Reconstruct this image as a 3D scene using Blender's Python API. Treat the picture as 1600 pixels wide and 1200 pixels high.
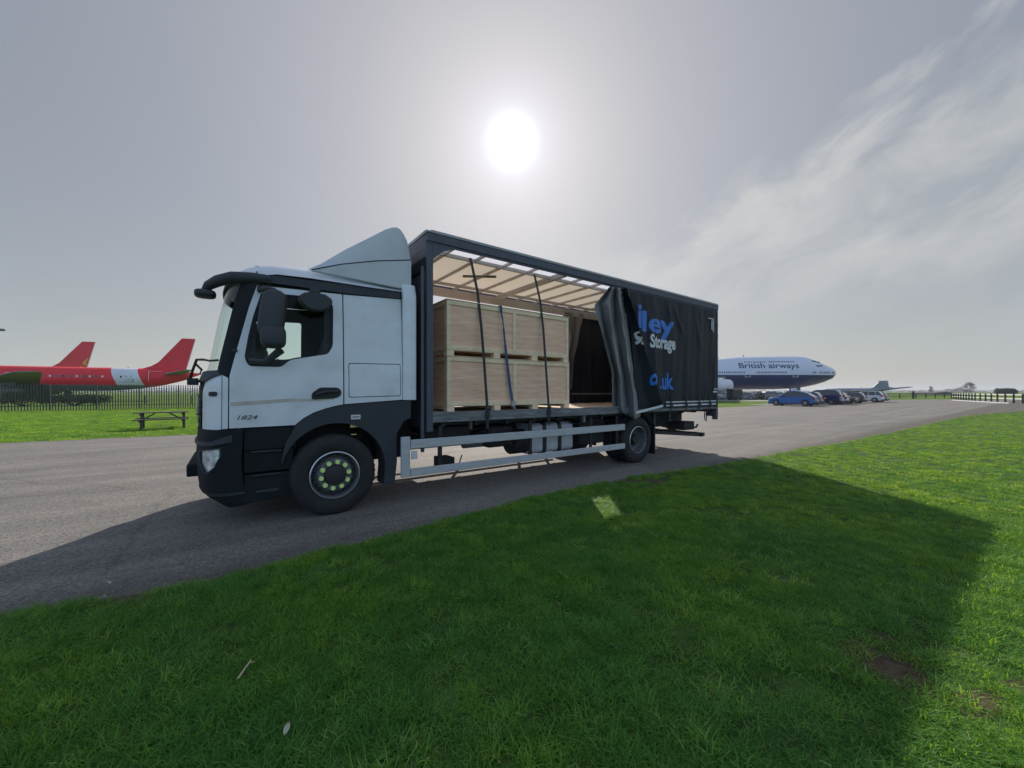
import bpy, bmesh, math, random
from math import sin, cos, pi, radians, atan2, sqrt, hypot
from mathutils import Vector, Matrix, noise
from mathutils.geometry import delaunay_2d_cdt
random.seed(11)
for o in list(bpy.data.objects): bpy.data.objects.remove(o)
SC = bpy.context.scene
COL = SC.collection

# ------------------------------------------------------------------ camera
CAMH, FPX = 1.6, 610.0            # lens height in metres, focal length in pixels of a 1600 px wide frame
cd = bpy.data.cameras.new('camera'); cam = bpy.data.objects.new('camera', cd); COL.objects.link(cam)
cd.sensor_width = 36.0; cd.lens = FPX/1600*36; cd.clip_start = 0.1; cd.clip_end = 20000
cam.location = (0, 0, CAMH); cam.rotation_euler = (radians(90), 0, 0); cd.shift_y = 12/1600
SC.camera = cam
SC.render.resolution_x = 1024; SC.render.resolution_y = 768

# ------------------------------------------------------------------ sky and sun (the sun stands straight ahead, 32.6 degrees up)
SUN_EL = radians(32.6)
W = bpy.data.worlds.new('World'); SC.world = W; W.use_nodes = True
nt = W.node_tree; N = nt.nodes; LK = nt.links; N.clear()
def nn(t, **k):
    n = N.new(t)
    for a, b in k.items(): setattr(n, a, b)
    return n
def mth(op, a, b=None, c=None, clamp=False):
    n = nn('ShaderNodeMath', operation=op); n.use_clamp = clamp
    for i, v in enumerate((a, b, c)):
        if v is None: continue
        if isinstance(v, (int, float)): n.inputs[i].default_value = v
        else: LK.new(v, n.inputs[i])
    return n.outputs[0]
def vscale(col, f):
    n = nn('ShaderNodeVectorMath', operation='SCALE')
    if isinstance(col, tuple): n.inputs[0].default_value = col
    else: LK.new(col, n.inputs[0])
    if isinstance(f, (int, float)): n.inputs['Scale'].default_value = f
    else: LK.new(f, n.inputs['Scale'])
    return n.outputs[0]
def vadd(a, b):
    n = nn('ShaderNodeVectorMath', operation='ADD'); LK.new(a, n.inputs[0]); LK.new(b, n.inputs[1]); return n.outputs[0]
def cmix(f, a, b):
    n = nn('ShaderNodeMix', data_type='RGBA')
    for s, v in ((n.inputs[0], f), (n.inputs[6], a), (n.inputs[7], b)):
        if isinstance(v, (int, float)): s.default_value = v
        elif isinstance(v, tuple): s.default_value = (*v, 1)
        else: LK.new(v, s)
    return n.outputs[2]
sky = nn('ShaderNodeTexSky', sky_type='NISHITA'); sky.sun_disc = False
sky.sun_elevation = SUN_EL; sky.sun_rotation = 0.0; sky.air_density = 1.2; sky.dust_density = 0.6; sky.ozone_density = 1.2
tc = nn('ShaderNodeTexCoord'); gen = tc.outputs['Generated']
nrm = nn('ShaderNodeVectorMath', operation='NORMALIZE'); LK.new(gen, nrm.inputs[0]); dirv = nrm.outputs[0]
dot = nn('ShaderNodeVectorMath', operation='DOT_PRODUCT'); LK.new(dirv, dot.inputs[0]); dot.inputs[1].default_value = (0, cos(SUN_EL), sin(SUN_EL))
ang = mth('ARCCOSINE', mth('MINIMUM', dot.outputs['Value'], 0.999999))          # angle from the sun, radians
sep = nn('ShaderNodeSeparateXYZ'); LK.new(dirv, sep.inputs[0])
up = mth('MAXIMUM', sep.outputs[2], 0.0)
# veil of thin high haze: paler at the horizon, blue grey overhead, and the bright aureole it makes round the sun
hz = mth('POWER', mth('SUBTRACT', 1.0, up), 3.5)
veil = cmix(hz, (1.90, 2.14, 2.58), (3.22, 3.32, 3.34))
# opposite the sun the unseen sky is set bluer and brighter to fill the shade
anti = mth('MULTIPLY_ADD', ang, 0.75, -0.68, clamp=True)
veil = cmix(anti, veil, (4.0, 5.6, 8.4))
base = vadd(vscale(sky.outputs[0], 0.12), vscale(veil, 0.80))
a1 = mth('EXPONENT', mth('MULTIPLY', mth('POWER', mth('DIVIDE', ang, 0.50), 1.5), -1.0))
a2 = mth('EXPONENT', mth('MULTIPLY', mth('DIVIDE', ang, 0.065), -1.0))
a3 = mth('EXPONENT', mth('MULTIPLY', mth('POWER', mth('DIVIDE', ang, 0.0245), 1.7), -1.0))
glow = vadd(vadd(vscale((2.75, 2.35, 2.02), a1), vscale((3.2, 3.6, 4.8), a2)), vscale((34.0, 33.0, 32.0), a3))
# thin wind-drawn cirrus on the right of the sun
az = mth('ARCTAN2', sep.outputs[0], sep.outputs[1]); el = mth('ARCSINE', sep.outputs[2])
cu = mth('ADD', mth('MULTIPLY', az, 0.93), mth('MULTIPLY', el, 0.37)); cv = mth('SUBTRACT', mth('MULTIPLY', el, 0.93), mth('MULTIPLY', az, 0.37))
cmb = nn('ShaderNodeCombineXYZ'); LK.new(mth('MULTIPLY', cu, 3.2), cmb.inputs[0]); LK.new(mth('MULTIPLY', cv, 6.2), cmb.inputs[1])
def nse(scale, det, rough, dist, off=0.0):
    n = nn('ShaderNodeTexNoise'); n.inputs['Scale'].default_value = scale; n.inputs['Detail'].default_value = det; n.inputs['Roughness'].default_value = rough; n.inputs['Distortion'].default_value = dist
    a_ = nn('ShaderNodeVectorMath', operation='ADD'); LK.new(cmb.outputs[0], a_.inputs[0]); a_.inputs[1].default_value = (off, off*.7, 0); LK.new(a_.outputs[0], n.inputs['Vector']); return n.outputs[0]
n1 = nse(1.6, 10, 0.60, 0.35, 3.7); n2 = nse(0.7, 5, 0.5, 0.2, 9.1)
edge = mth('SUBTRACT', mth('MULTIPLY_ADD', az, 0.24, 0.335), el)                         # upper edge of the cloud field, rising to the right
edge = mth('ADD', edge, mth('ADD', mth('MULTIPLY', mth('SUBTRACT', n2, 0.5), 0.42), mth('MULTIPLY', mth('SUBTRACT', n1, 0.5), 0.30)))
region = mth('MULTIPLY', mth('MULTIPLY', edge, 11.0, clamp=True), mth('MULTIPLY', mth('MULTIPLY_ADD', az, 4.0, -0.5, clamp=True), mth('MULTIPLY_ADD', az, -1.5, 3.2, clamp=True)))
thr = mth('MULTIPLY_ADD', n1, 4.0, -1.5, clamp=True)
cl = mth('MULTIPLY', mth('MULTIPLY', mth('MULTIPLY_ADD', thr, 0.72, 0.28), region), mth('MULTIPLY_ADD', el, 4.5, -0.15, clamp=True))
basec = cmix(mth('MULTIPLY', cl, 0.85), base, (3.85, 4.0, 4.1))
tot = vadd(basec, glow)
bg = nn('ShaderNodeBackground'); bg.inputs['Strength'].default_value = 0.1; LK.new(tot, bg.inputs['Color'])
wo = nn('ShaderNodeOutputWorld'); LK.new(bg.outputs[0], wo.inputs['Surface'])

sl = bpy.data.lights.new('sun', 'SUN'); sl.energy = 3.75; sl.angle = radians(0.6); sl.color = (1.0, 0.93, 0.84)
so = bpy.data.objects.new('sun', sl); COL.objects.link(so)
so.rotation_euler = Vector((0, cos(SUN_EL), sin(SUN_EL))).to_track_quat('Z', 'Y').to_euler(); so.location = (0, 30, 25)
SC.view_settings.view_transform = 'Standard'; SC.view_settings.look = 'None'
SC.view_settings.exposure = 0.40; SC.view_settings.gamma = 1.0; SC.view_settings.use_curve_mapping = False
SC.render.engine = 'CYCLES'
SC.cycles.max_bounces = 8; SC.cycles.transparent_max_bounces = 24; SC.cycles.volume_bounces = 0

# ------------------------------------------------------------------ helpers
def tag(o, label=None, cat=None, group=None, kind=None):
    if label: o['label'] = label
    if cat: o['category'] = cat
    if group: o['group'] = group
    if kind: o['kind'] = kind
    return o
def empty(name, loc=(0, 0, 0), rz=0):
    o = bpy.data.objects.new(name, None); COL.objects.link(o); o.location = loc; o.rotation_euler = (0, 0, rz)
    o.empty_display_size = 0.2
    return o
def mesh_obj(name, vs, fs, mat, parent=None, smooth=False, sharp=35, bevel=0, matidx=None):
    me = bpy.data.meshes.new(name); me.from_pydata([tuple(v) for v in vs], [], fs); me.update()
    for m in (mat if isinstance(mat, (list, tuple)) else [mat]): me.materials.append(m)
    if matidx:
        for p, i in zip(me.polygons, matidx): p.material_index = i
    if smooth or bevel:
        me.polygons.foreach_set('use_smooth', [True]*len(me.polygons)); me.set_sharp_from_angle(angle=radians(sharp))
    o = bpy.data.objects.new(name, me); COL.objects.link(o)
    if parent: o.parent = parent
    if bevel:
        b = o.modifiers.new('bevel', 'BEVEL'); b.width = bevel; b.segments = 2; b.limit_method = 'ANGLE'; b.angle_limit = radians(40); b.harden_normals = True
    return o
class MB:
    def __init__(s): s.v = []; s.f = []
    def add(s, vs, fs):
        n = len(s.v); s.v += [tuple(v) for v in vs]; s.f += [tuple(i+n for i in f) for f in fs]; return s
    def box(s, x0, x1, y0, y1, z0, z1):
        return s.add([(x0,y0,z0),(x1,y0,z0),(x1,y1,z0),(x0,y1,z0),(x0,y0,z1),(x1,y0,z1),(x1,y1,z1),(x0,y1,z1)],
                     [(0,3,2,1),(4,5,6,7),(0,1,5,4),(1,2,6,5),(2,3,7,6),(3,0,4,7)])
    def beam(s, p, q, w, h, upv=(0,0,1)):
        p = Vector(p); q = Vector(q); d = (q-p).normalized(); u = Vector(upv)
        if abs(d.dot(u)) > 0.97: u = Vector((0,1,0))
        a = d.cross(u).normalized()*w/2; b = a.cross(d).normalized()*h/2
        return s.add([p-a-b, p+a-b, p+a+b, p-a+b, q-a-b, q+a-b, q+a+b, q-a+b],
                     [(0,1,2,3),(7,6,5,4),(0,4,5,1),(1,5,6,2),(2,6,7,3),(3,7,4,0)])
    def tube(s, pts, r, n=8, cap=True):
        pts = [Vector(p) for p in pts]; rs = r if isinstance(r, (list, tuple)) else [r]*len(pts); vs = []
        for i, p in enumerate(pts):
            d = (pts[min(i+1, len(pts)-1)]-pts[max(i-1, 0)]).normalized(); u = Vector((0,0,1)) if abs(d.z) < 0.9 else Vector((0,1,0))
            a = d.cross(u).normalized(); b = a.cross(d)
            vs += [p+(a*cos(2*pi*k/n)+b*sin(2*pi*k/n))*rs[i] for k in range(n)]
        fs = [(i*n+k, i*n+(k+1) % n, (i+1)*n+(k+1) % n, (i+1)*n+k) for i in range(len(pts)-1) for k in range(n)]
        if cap: fs += [tuple(range(n))[::-1], tuple((len(pts)-1)*n+k for k in range(n))]
        return s.add(vs, fs)
    def lathe(s, prof, c=(0,0,0), ax='y', n=32, close=False):          # prof: (radius, along)
        vs = []; m = len(prof)
        for k in range(n):
            t = 2*pi*k/n
            for r, a in prof:
                v = {'y': (r*cos(t), a, r*sin(t)), 'z': (r*cos(t), r*sin(t), a), 'x': (a, r*cos(t), r*sin(t))}[ax]
                vs.append((v[0]+c[0], v[1]+c[1], v[2]+c[2]))
        fs = []
        for k in range(n):
            for i in range(m if close else m-1):
                j = (i+1) % m
                fs.append((k*m+i, k*m+j, ((k+1) % n)*m+j, ((k+1) % n)*m+i))
        return s.add(vs, fs)
    def prism(s, poly, a, b, ax='y'):                                  # poly in the two other axes, extruded a..b along ax
        def P(u, v, w): return {'y': (u, w, v), 'x': (w, u, v), 'z': (u, v, w)}[ax]
        n = len(poly)
        return s.add([P(u, v, a) for u, v in poly]+[P(u, v, b) for u, v in poly],
                     [tuple(range(n)), tuple(range(2*n-1, n-1, -1))]+[(i, n+i, n+(i+1) % n, (i+1) % n) for i in range(n)])
    def build(s, name, mat, parent=None, smooth=False, sharp=35, bevel=0):
        return mesh_obj(name, s.v, s.f, mat, parent, smooth, sharp, bevel)
def children(o): return [c for c in COL.objects if c.parent == o]
def copy_tree(o, parent=None):
    c = o.copy(); COL.objects.link(c)
    if parent: c.parent = parent
    for ch in children(o): copy_tree(ch, c)
    return c
def inside(p, poly):
    x, y = p; r = False; n = len(poly); j = n-1
    for i in range(n):
        xi, yi = poly[i]; xj, yj = poly[j]
        if (yi > y) != (yj > y) and x < (xj-xi)*(y-yi)/(yj-yi)+xi: r = not r
        j = i
    return r
def densify(poly, step):
    out = []
    for i, p in enumerate(poly):
        q = poly[(i+1) % len(poly)]; n = max(1, int(math.ceil(hypot(q[0]-p[0], q[1]-p[1])/step)))
        out += [(p[0]+(q[0]-p[0])*k/n, p[1]+(q[1]-p[1])*k/n) for k in range(n)]
    return out
def rounded(poly, r, seg=4):                                           # rounds every corner of a polygon
    out = []; n = len(poly)
    for i in range(n):
        p = Vector(poly[i]); a = Vector(poly[i-1])-p; b = Vector(poly[(i+1) % n])-p
        d = min(r, a.length*0.45, b.length*0.45); A = p+a.normalized()*d; B = p+b.normalized()*d
        for k in range(seg+1):
            t = k/seg; out.append(tuple(A*(1-t)**2+p*2*t*(1-t)+B*t*t))
    return out
def sheet(poly, holes, step):
    rings = [densify(poly, step)]+[densify(h, step) for h in holes]
    pts = []; edges = []
    for r in rings:
        n = len(pts); pts += r; edges += [(n+i, n+(i+1) % len(r)) for i in range(len(r))]
    xs = [p[0] for p in poly]; ys = [p[1] for p in poly]
    i = int((max(xs)-min(xs))/step)+1; j = int((max(ys)-min(ys))/step)+1
    for a in range(1, i):
        for b in range(1, j):
            p = (min(xs)+a*step, min(ys)+b*step)
            if inside(p, poly) and not any(inside(p, h) for h in holes): pts.append(p)
    vs, es, fs, *_ = delaunay_2d_cdt([Vector(p) for p in pts], edges, [], 0, 1e-5)
    vs = [tuple(v) for v in vs]; keep = []
    for f in fs:
        c = (sum(vs[k][0] for k in f)/3, sum(vs[k][1] for k in f)/3)
        if inside(c, rings[0]) and not any(inside(c, h) for h in rings[1:]): keep.append(tuple(f))
    used = sorted({k for f in keep for k in f}); rm = {k: i for i, k in enumerate(used)}
    return [vs[k] for k in used], [tuple(rm[k] for k in f) for f in keep]
def panel(name, poly, mp, th, mat, parent, holes=(), step=0.12, d0=0.0, smooth=True):
    """a curved panel: 2-D outline mapped on a surface mp(u, v, depth), th thick, its face sitting d0 below the surface"""
    vs, fs = sheet(poly, list(holes), step); n = len(vs)
    V = [mp(u, v, d0) for u, v in vs]+[mp(u, v, d0+th) for u, v in vs]
    F = list(fs)+[tuple(n+k for k in f[::-1]) for f in fs]
    cnt = {}
    for f in fs:
        for i in range(3):
            e = (f[i], f[(i+1) % 3]); cnt[e] = 1
    for (a, b) in list(cnt):
        if (b, a) not in cnt: F.append((b, a, n+a, n+b))
    return mesh_obj(name, V, F, mat, parent, smooth, 30)

# ------------------------------------------------------------------ materials
MATS = {}
def mat(name, col, rough=0.6, metal=0.0, var=0.0, vscale_=3.0, bump=0.0, bscale=40.0, coat=0.0, dirt=None, dirt_amt=0.0, stretch=None, spec=0.5, detail=6):
    m = bpy.data.materials.new(name); m.use_nodes = True; t = m.node_tree; b = t.nodes['Principled BSDF']
    b.inputs['Base Color'].default_value = (*col, 1); b.inputs['Roughness'].default_value = rough; b.inputs['Metallic'].default_value = metal
    b.inputs['Coat Weight'].default_value = coat; b.inputs['Specular IOR Level'].default_value = spec
    c = t.nodes.new('ShaderNodeTexCoord'); vec = c.outputs['Object']
    if stretch:
        mp = t.nodes.new('ShaderNodeMapping'); mp.inputs['Scale'].default_value = stretch; t.links.new(vec, mp.inputs[0]); vec = mp.outputs[0]
    last = None
    if var or dirt:
        n = t.nodes.new('ShaderNodeTexNoise'); n.inputs['Scale'].default_value = vscale_; n.inputs['Detail'].default_value = detail; t.links.new(vec, n.inputs['Vector'])
        r = t.nodes.new('ShaderNodeValToRGB'); r.color_ramp.elements[0].position = 0.3; r.color_ramp.elements[1].position = 0.7
        r.color_ramp.elements[0].color = (*[x*(1-var) for x in col], 1); r.color_ramp.elements[1].color = (*[min(1, x*(1+var)) for x in col], 1)
        t.links.new(n.outputs[0], r.inputs[0]); last = r.outputs[0]
        if dirt:
            n2 = t.nodes.new('ShaderNodeTexNoise'); n2.inputs['Scale'].default_value = vscale_*2.3; n2.inputs['Detail'].default_value = 8; t.links.new(vec, n2.inputs['Vector'])
            mr = t.nodes.new('ShaderNodeMapRange'); mr.inputs[1].default_value = 0.45; mr.inputs[2].default_value = 0.75; mr.inputs[4].default_value = dirt_amt
            t.links.new(n2.outputs[0], mr.inputs[0]); mx = t.nodes.new('ShaderNodeMix'); mx.data_type = 'RGBA'
            t.links.new(mr.outputs[0], mx.inputs[0]); t.links.new(last, mx.inputs[6]); mx.inputs[7].default_value = (*dirt, 1); last = mx.outputs[2]
            mr2 = t.nodes.new('ShaderNodeMapRange'); mr2.inputs[3].default_value = rough; mr2.inputs[4].default_value = min(1, rough+0.3); t.links.new(n2.outputs[0], mr2.inputs[0]); t.links.new(mr2.outputs[0], b.inputs['Roughness'])
        t.links.new(last, b.inputs['Base Color'])
    if bump:
        n3 = t.nodes.new('ShaderNodeTexNoise'); n3.inputs['Scale'].default_value = bscale; n3.inputs['Detail'].default_value = 5; t.links.new(vec, n3.inputs['Vector'])
        bp = t.nodes.new('ShaderNodeBump'); bp.inputs['Strength'].default_value = bump; bp.inputs['Distance'].default_value = 0.01
        t.links.new(n3.outputs[0], bp.inputs['Height']); t.links.new(bp.outputs[0], b.inputs['Normal'])
    MATS[name] = m
    return m
def glass(name, tint, gloss=0.05, ior=1.22):
    m = bpy.data.materials.new(name); m.use_nodes = True; t = m.node_tree; t.nodes.clear()
    tr = t.nodes.new('ShaderNodeBsdfTransparent'); tr.inputs[0].default_value = (*tint, 1)
    gl = t.nodes.new('ShaderNodeBsdfGlossy'); gl.inputs['Roughness'].default_value = gloss
    fr = t.nodes.new('ShaderNodeFresnel'); fr.inputs[0].default_value = ior
    mx = t.nodes.new('ShaderNodeMixShader'); o = t.nodes.new('ShaderNodeOutputMaterial')
    ge = t.nodes.new('ShaderNodeNewGeometry'); iv = t.nodes.new('ShaderNodeMath'); iv.operation = 'SUBTRACT'; iv.inputs[0].default_value = 1.0; t.links.new(ge.outputs['Backfacing'], iv.inputs[1])
    mu = t.nodes.new('ShaderNodeMath'); mu.operation = 'MULTIPLY'; t.links.new(fr.outputs[0], mu.inputs[0]); t.links.new(iv.outputs[0], mu.inputs[1])    # one reflection per pane, on its outer face
    t.links.new(mu.outputs[0], mx.inputs[0]); t.links.new(tr.outputs[0], mx.inputs[1]); t.links.new(gl.outputs[0], mx.inputs[2]); t.links.new(mx.outputs[0], o.inputs[0])
    return m
def translucent(name, col, tcol, f=0.5, rough=0.6, noisy=0.0, nscale=3.0, shadow_pass=0):
    m = bpy.data.materials.new(name); m.use_nodes = True; t = m.node_tree; b = t.nodes['Principled BSDF']; o = t.nodes['Material Output']
    b.inputs['Base Color'].default_value = (*col, 1); b.inputs['Roughness'].default_value = rough
    tr = t.nodes.new('ShaderNodeBsdfTranslucent'); tr.inputs[0].default_value = (*tcol, 1)
    mx = t.nodes.new('ShaderNodeMixShader'); mx.inputs[0].default_value = f
    t.links.new(b.outputs[0], mx.inputs[1]); t.links.new(tr.outputs[0], mx.inputs[2]); t.links.new(mx.outputs[0], o.inputs[0])
    return m
M_white = mat('white_paint', (0.70, 0.73, 0.78), 0.32, var=0.05, vscale_=1.3, coat=0.4, dirt=(0.44, 0.43, 0.40), dirt_amt=0.38)
M_defl = mat('spoiler_paint', (0.56, 0.59, 0.62), 0.5, var=0.05, vscale_=1.3, dirt=(0.4, 0.4, 0.4), dirt_amt=0.4)
M_blackp = mat('black_plastic', (0.009, 0.012, 0.015), 0.65, spec=0.3, var=0.25, vscale_=2.5, bump=0.25, bscale=220, dirt=(0.035, 0.038, 0.038), dirt_amt=0.28)
M_archp = mat('arch_plastic', (0.026, 0.032, 0.042), 0.5, var=0.15, vscale_=3, dirt=(0.06, 0.06, 0.062), dirt_amt=0.3)
M_mirror = mat('mirror_plastic', (0.03, 0.034, 0.04), 0.55, bump=0.2, bscale=300)
M_gasket = mat('rubber_seal', (0.012, 0.013, 0.015), 0.6)
M_tyre = mat('tyre_rubber', (0.018, 0.018, 0.019), 0.8, var=0.3, vscale_=8, bump=0.3, bscale=60)
M_rim = mat('wheel_steel', (0.16, 0.17, 0.18), 0.5, metal=0.5, var=0.25, vscale_=14, dirt=(0.05, 0.045, 0.04), dirt_amt=0.6)
M_rimpale = mat('wheel_rim_edge', (0.55, 0.56, 0.58), 0.35, metal=0.7)
M_hub = mat('hub_black', (0.02, 0.021, 0.024), 0.5)
M_lime = mat('lime_nut_marker', (0.68, 0.84, 0.28), 0.45)
M_steel = mat('weathered_rail', (0.20, 0.205, 0.21), 0.6, metal=0.2, var=0.35, vscale_=5, bump=0.3, bscale=60, dirt=(0.07, 0.065, 0.06), dirt_amt=0.7, stretch=(0.4, 1, 3))
M_alu = mat('guard_aluminium', (0.50, 0.51, 0.52), 0.48, metal=0.35, var=0.06, vscale_=4, dirt=(0.3, 0.29, 0.28), dirt_amt=0.35, stretch=(0.5, 1, 4))
M_frame = mat('body_frame_grey', (0.075, 0.082, 0.11), 0.45, metal=0.1, var=0.15, vscale_=3, dirt=(0.13, 0.13, 0.14), dirt_amt=0.4, stretch=(1, 1, 0.25))
M_cap = mat('roof_cap_alu', (0.30, 0.31, 0.33), 0.45, metal=0.4, var=0.1, vscale_=4)
M_chassis = mat('chassis_black', (0.016, 0.017, 0.02), 0.6, var=0.4, vscale_=6, dirt=(0.05, 0.045, 0.04), dirt_amt=0.5)
M_tank = mat('tank_pale', (0.55, 0.57, 0.60), 0.4, metal=0.2, var=0.08, dirt=(0.3, 0.29, 0.27), dirt_amt=0.4)
M_curtain = mat('curtain_outer', (0.006, 0.009, 0.017), 0.42, spec=0.32, var=0.2, vscale_=1.5, dirt=(0.030, 0.036, 0.055), dirt_amt=0.3, bump=0.12, bscale=8, stretch=(1.4, 1, 0.35))
M_curtin = mat('curtain_inner', (0.24, 0.24, 0.25), 0.32, var=0.25, vscale_=3, dirt=(0.1, 0.085, 0.065), dirt_amt=0.5, stretch=(1, 1, 0.3))
M_cblue = mat('print_blue', (0.010, 0.15, 0.55), 0.4)
M_cwhite = mat('print_white', (0.62, 0.63, 0.65), 0.45)
M_fold = mat('curtain_fold_inside', (0.13, 0.13, 0.145), 0.45, var=0.3, vscale_=3, stretch=(1, 1, 0.3))
M_strap = mat('webbing_black', (0.03, 0.033, 0.04), 0.8, bump=0.3, bscale=400)
M_strapb = mat('webbing_blue', (0.045, 0.085, 0.18), 0.75, bump=0.3, bscale=400)
M_buckle = mat('buckle_steel', (0.4, 0.4, 0.42), 0.4, metal=0.8)
M_ply = mat('crate_plywood', (0.88, 0.56, 0.39), 0.75, var=0.16, vscale_=2.2, bump=0.15, bscale=30, dirt=(0.66, 0.37, 0.22), dirt_amt=0.65, stretch=(0.55, 1, 7), detail=9)
M_pine = mat('crate_pine', (0.86, 0.68, 0.46), 0.75, var=0.14, vscale_=4, bump=0.15, bscale=40, dirt=(0.70, 0.50, 0.30), dirt_amt=0.4, stretch=(1.2, 2, 4))
M_floor = mat('load_floor_ply', (0.45, 0.36, 0.26), 0.7, var=0.2, vscale_=2.5, dirt=(0.25, 0.2, 0.15), dirt_amt=0.5)
M_trim = mat('cab_trim_dark', (0.03, 0.032, 0.036), 0.8)
M_glass = glass('cab_glass', (0.94, 0.985, 0.97), 0.05, 1.15)
M_glassd = glass('cab_side_glass', (0.92, 0.975, 0.96))
M_lens = mat('headlamp_lens', (0.6, 0.62, 0.66), 0.12, var=0.55, vscale_=14, metal=0.3, coat=1.0, bump=0.6, bscale=30)
M_yel = mat('label_yellow', (0.6, 0.55, 0.2), 0.5)
M_tape = mat('worn_beige_tape', (0.50, 0.46, 0.40), 0.6, var=0.15, vscale_=9)
M_text = mat('badge_dark', (0.03, 0.035, 0.05), 0.4)
M_brown = mat('rusty_bracket', (0.10, 0.06, 0.035), 0.7, var=0.4, vscale_=10)
M_bow = mat('roof_pole_grey', (0.40, 0.40, 0.42), 0.55, metal=0.1, var=0.15, vscale_=4)
M_roofcloth = translucent('roof_sheet', (0.76, 0.73, 0.67), (0.80, 0.755, 0.67), 0.68, 0.7)
M_roofpale = translucent('roof_edge_sheet', (0.8, 0.8, 0.83), (0.92, 0.92, 0.95), 0.8, 0.7)
# ------------------------------------------------------------------ ground, road, lawns
RC, RS = 0.8120, 0.5837                      # direction of the road and of the parked truck
OX, OZ = -2.268, 5.03                        # near front wheel of the truck
def w2(t, y): return (OX+RC*t-RS*y, OZ+RS*t+RC*y)
def noise_mat_ground():
    m = bpy.data.materials.new('turf'); m.use_nodes = True; t = m.node_tree; b = t.nodes['Principled BSDF']
    b.inputs['Roughness'].default_value = 0.95; b.inputs['Specular IOR Level'].default_value = 0.1
    c = t.nodes.new('ShaderNodeTexCoord')
    n = t.nodes.new('ShaderNodeTexNoise'); n.inputs['Scale'].default_value = 0.35; n.inputs['Detail'].default_value = 8; n.inputs['Roughness'].default_value = 0.65
    n2 = t.nodes.new('ShaderNodeTexNoise'); n2.inputs['Scale'].default_value = 9; n2.inputs['Detail'].default_value = 8
    t.links.new(c.outputs['Object'], n.inputs['Vector']); t.links.new(c.outputs['Object'], n2.inputs['Vector'])
    r = t.nodes.new('ShaderNodeValToRGB'); e = r.color_ramp.elements
    e[0].position = 0.3; e[0].color = (0.075, 0.145, 0.012, 1); e[1].position = 0.7; e[1].color = (0.125, 0.205, 0.020, 1)
    t.links.new(n.outputs[0], r.inputs[0])
    r2 = t.nodes.new('ShaderNodeValToRGB'); f = r2.color_ramp.elements
    f[0].position = 0.32; f[0].color = (0.45, 0.45, 0.45, 1); f[1].position = 0.62; f[1].color = (1.15, 1.15, 1.15, 1)
    t.links.new(n2.outputs[0], r2.inputs[0])
    mx = t.nodes.new('ShaderNodeMix'); mx.data_type = 'RGBA'; mx.blend_type = 'MULTIPLY'; mx.inputs[0].default_value = 1
    t.links.new(r.outputs[0], mx.inputs[6]); t.links.new(r2.outputs[0], mx.inputs[7]); t.links.new(mx.outputs[2], b.inputs['Base Color'])
    bp = t.nodes.new('ShaderNodeBump'); bp.inputs['Strength'].default_value = 0.7; bp.inputs['Distance'].default_value = 0.03
    t.links.new(n2.outputs[0], bp.inputs['Height']); t.links.new(bp.outputs[0], b.inputs['Normal'])
    return m
M_turf = noise_mat_ground()
def soil_mat():
    """soil under the near lawn with greener and barer spots"""
    m = mat('lawn_soil', (0.060, 0.115, 0.030), 0.95, var=0.45, vscale_=5, bump=0.8, bscale=60, dirt=(0.05, 0.036, 0.022), dirt_amt=0.35, spec=0.1)
    return m
M_soil = soil_mat()
M_bare = mat('bare_soil', (0.095, 0.070, 0.046), 0.95, var=0.45, vscale_=22, bump=1.0, bscale=70, spec=0.1)
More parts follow.
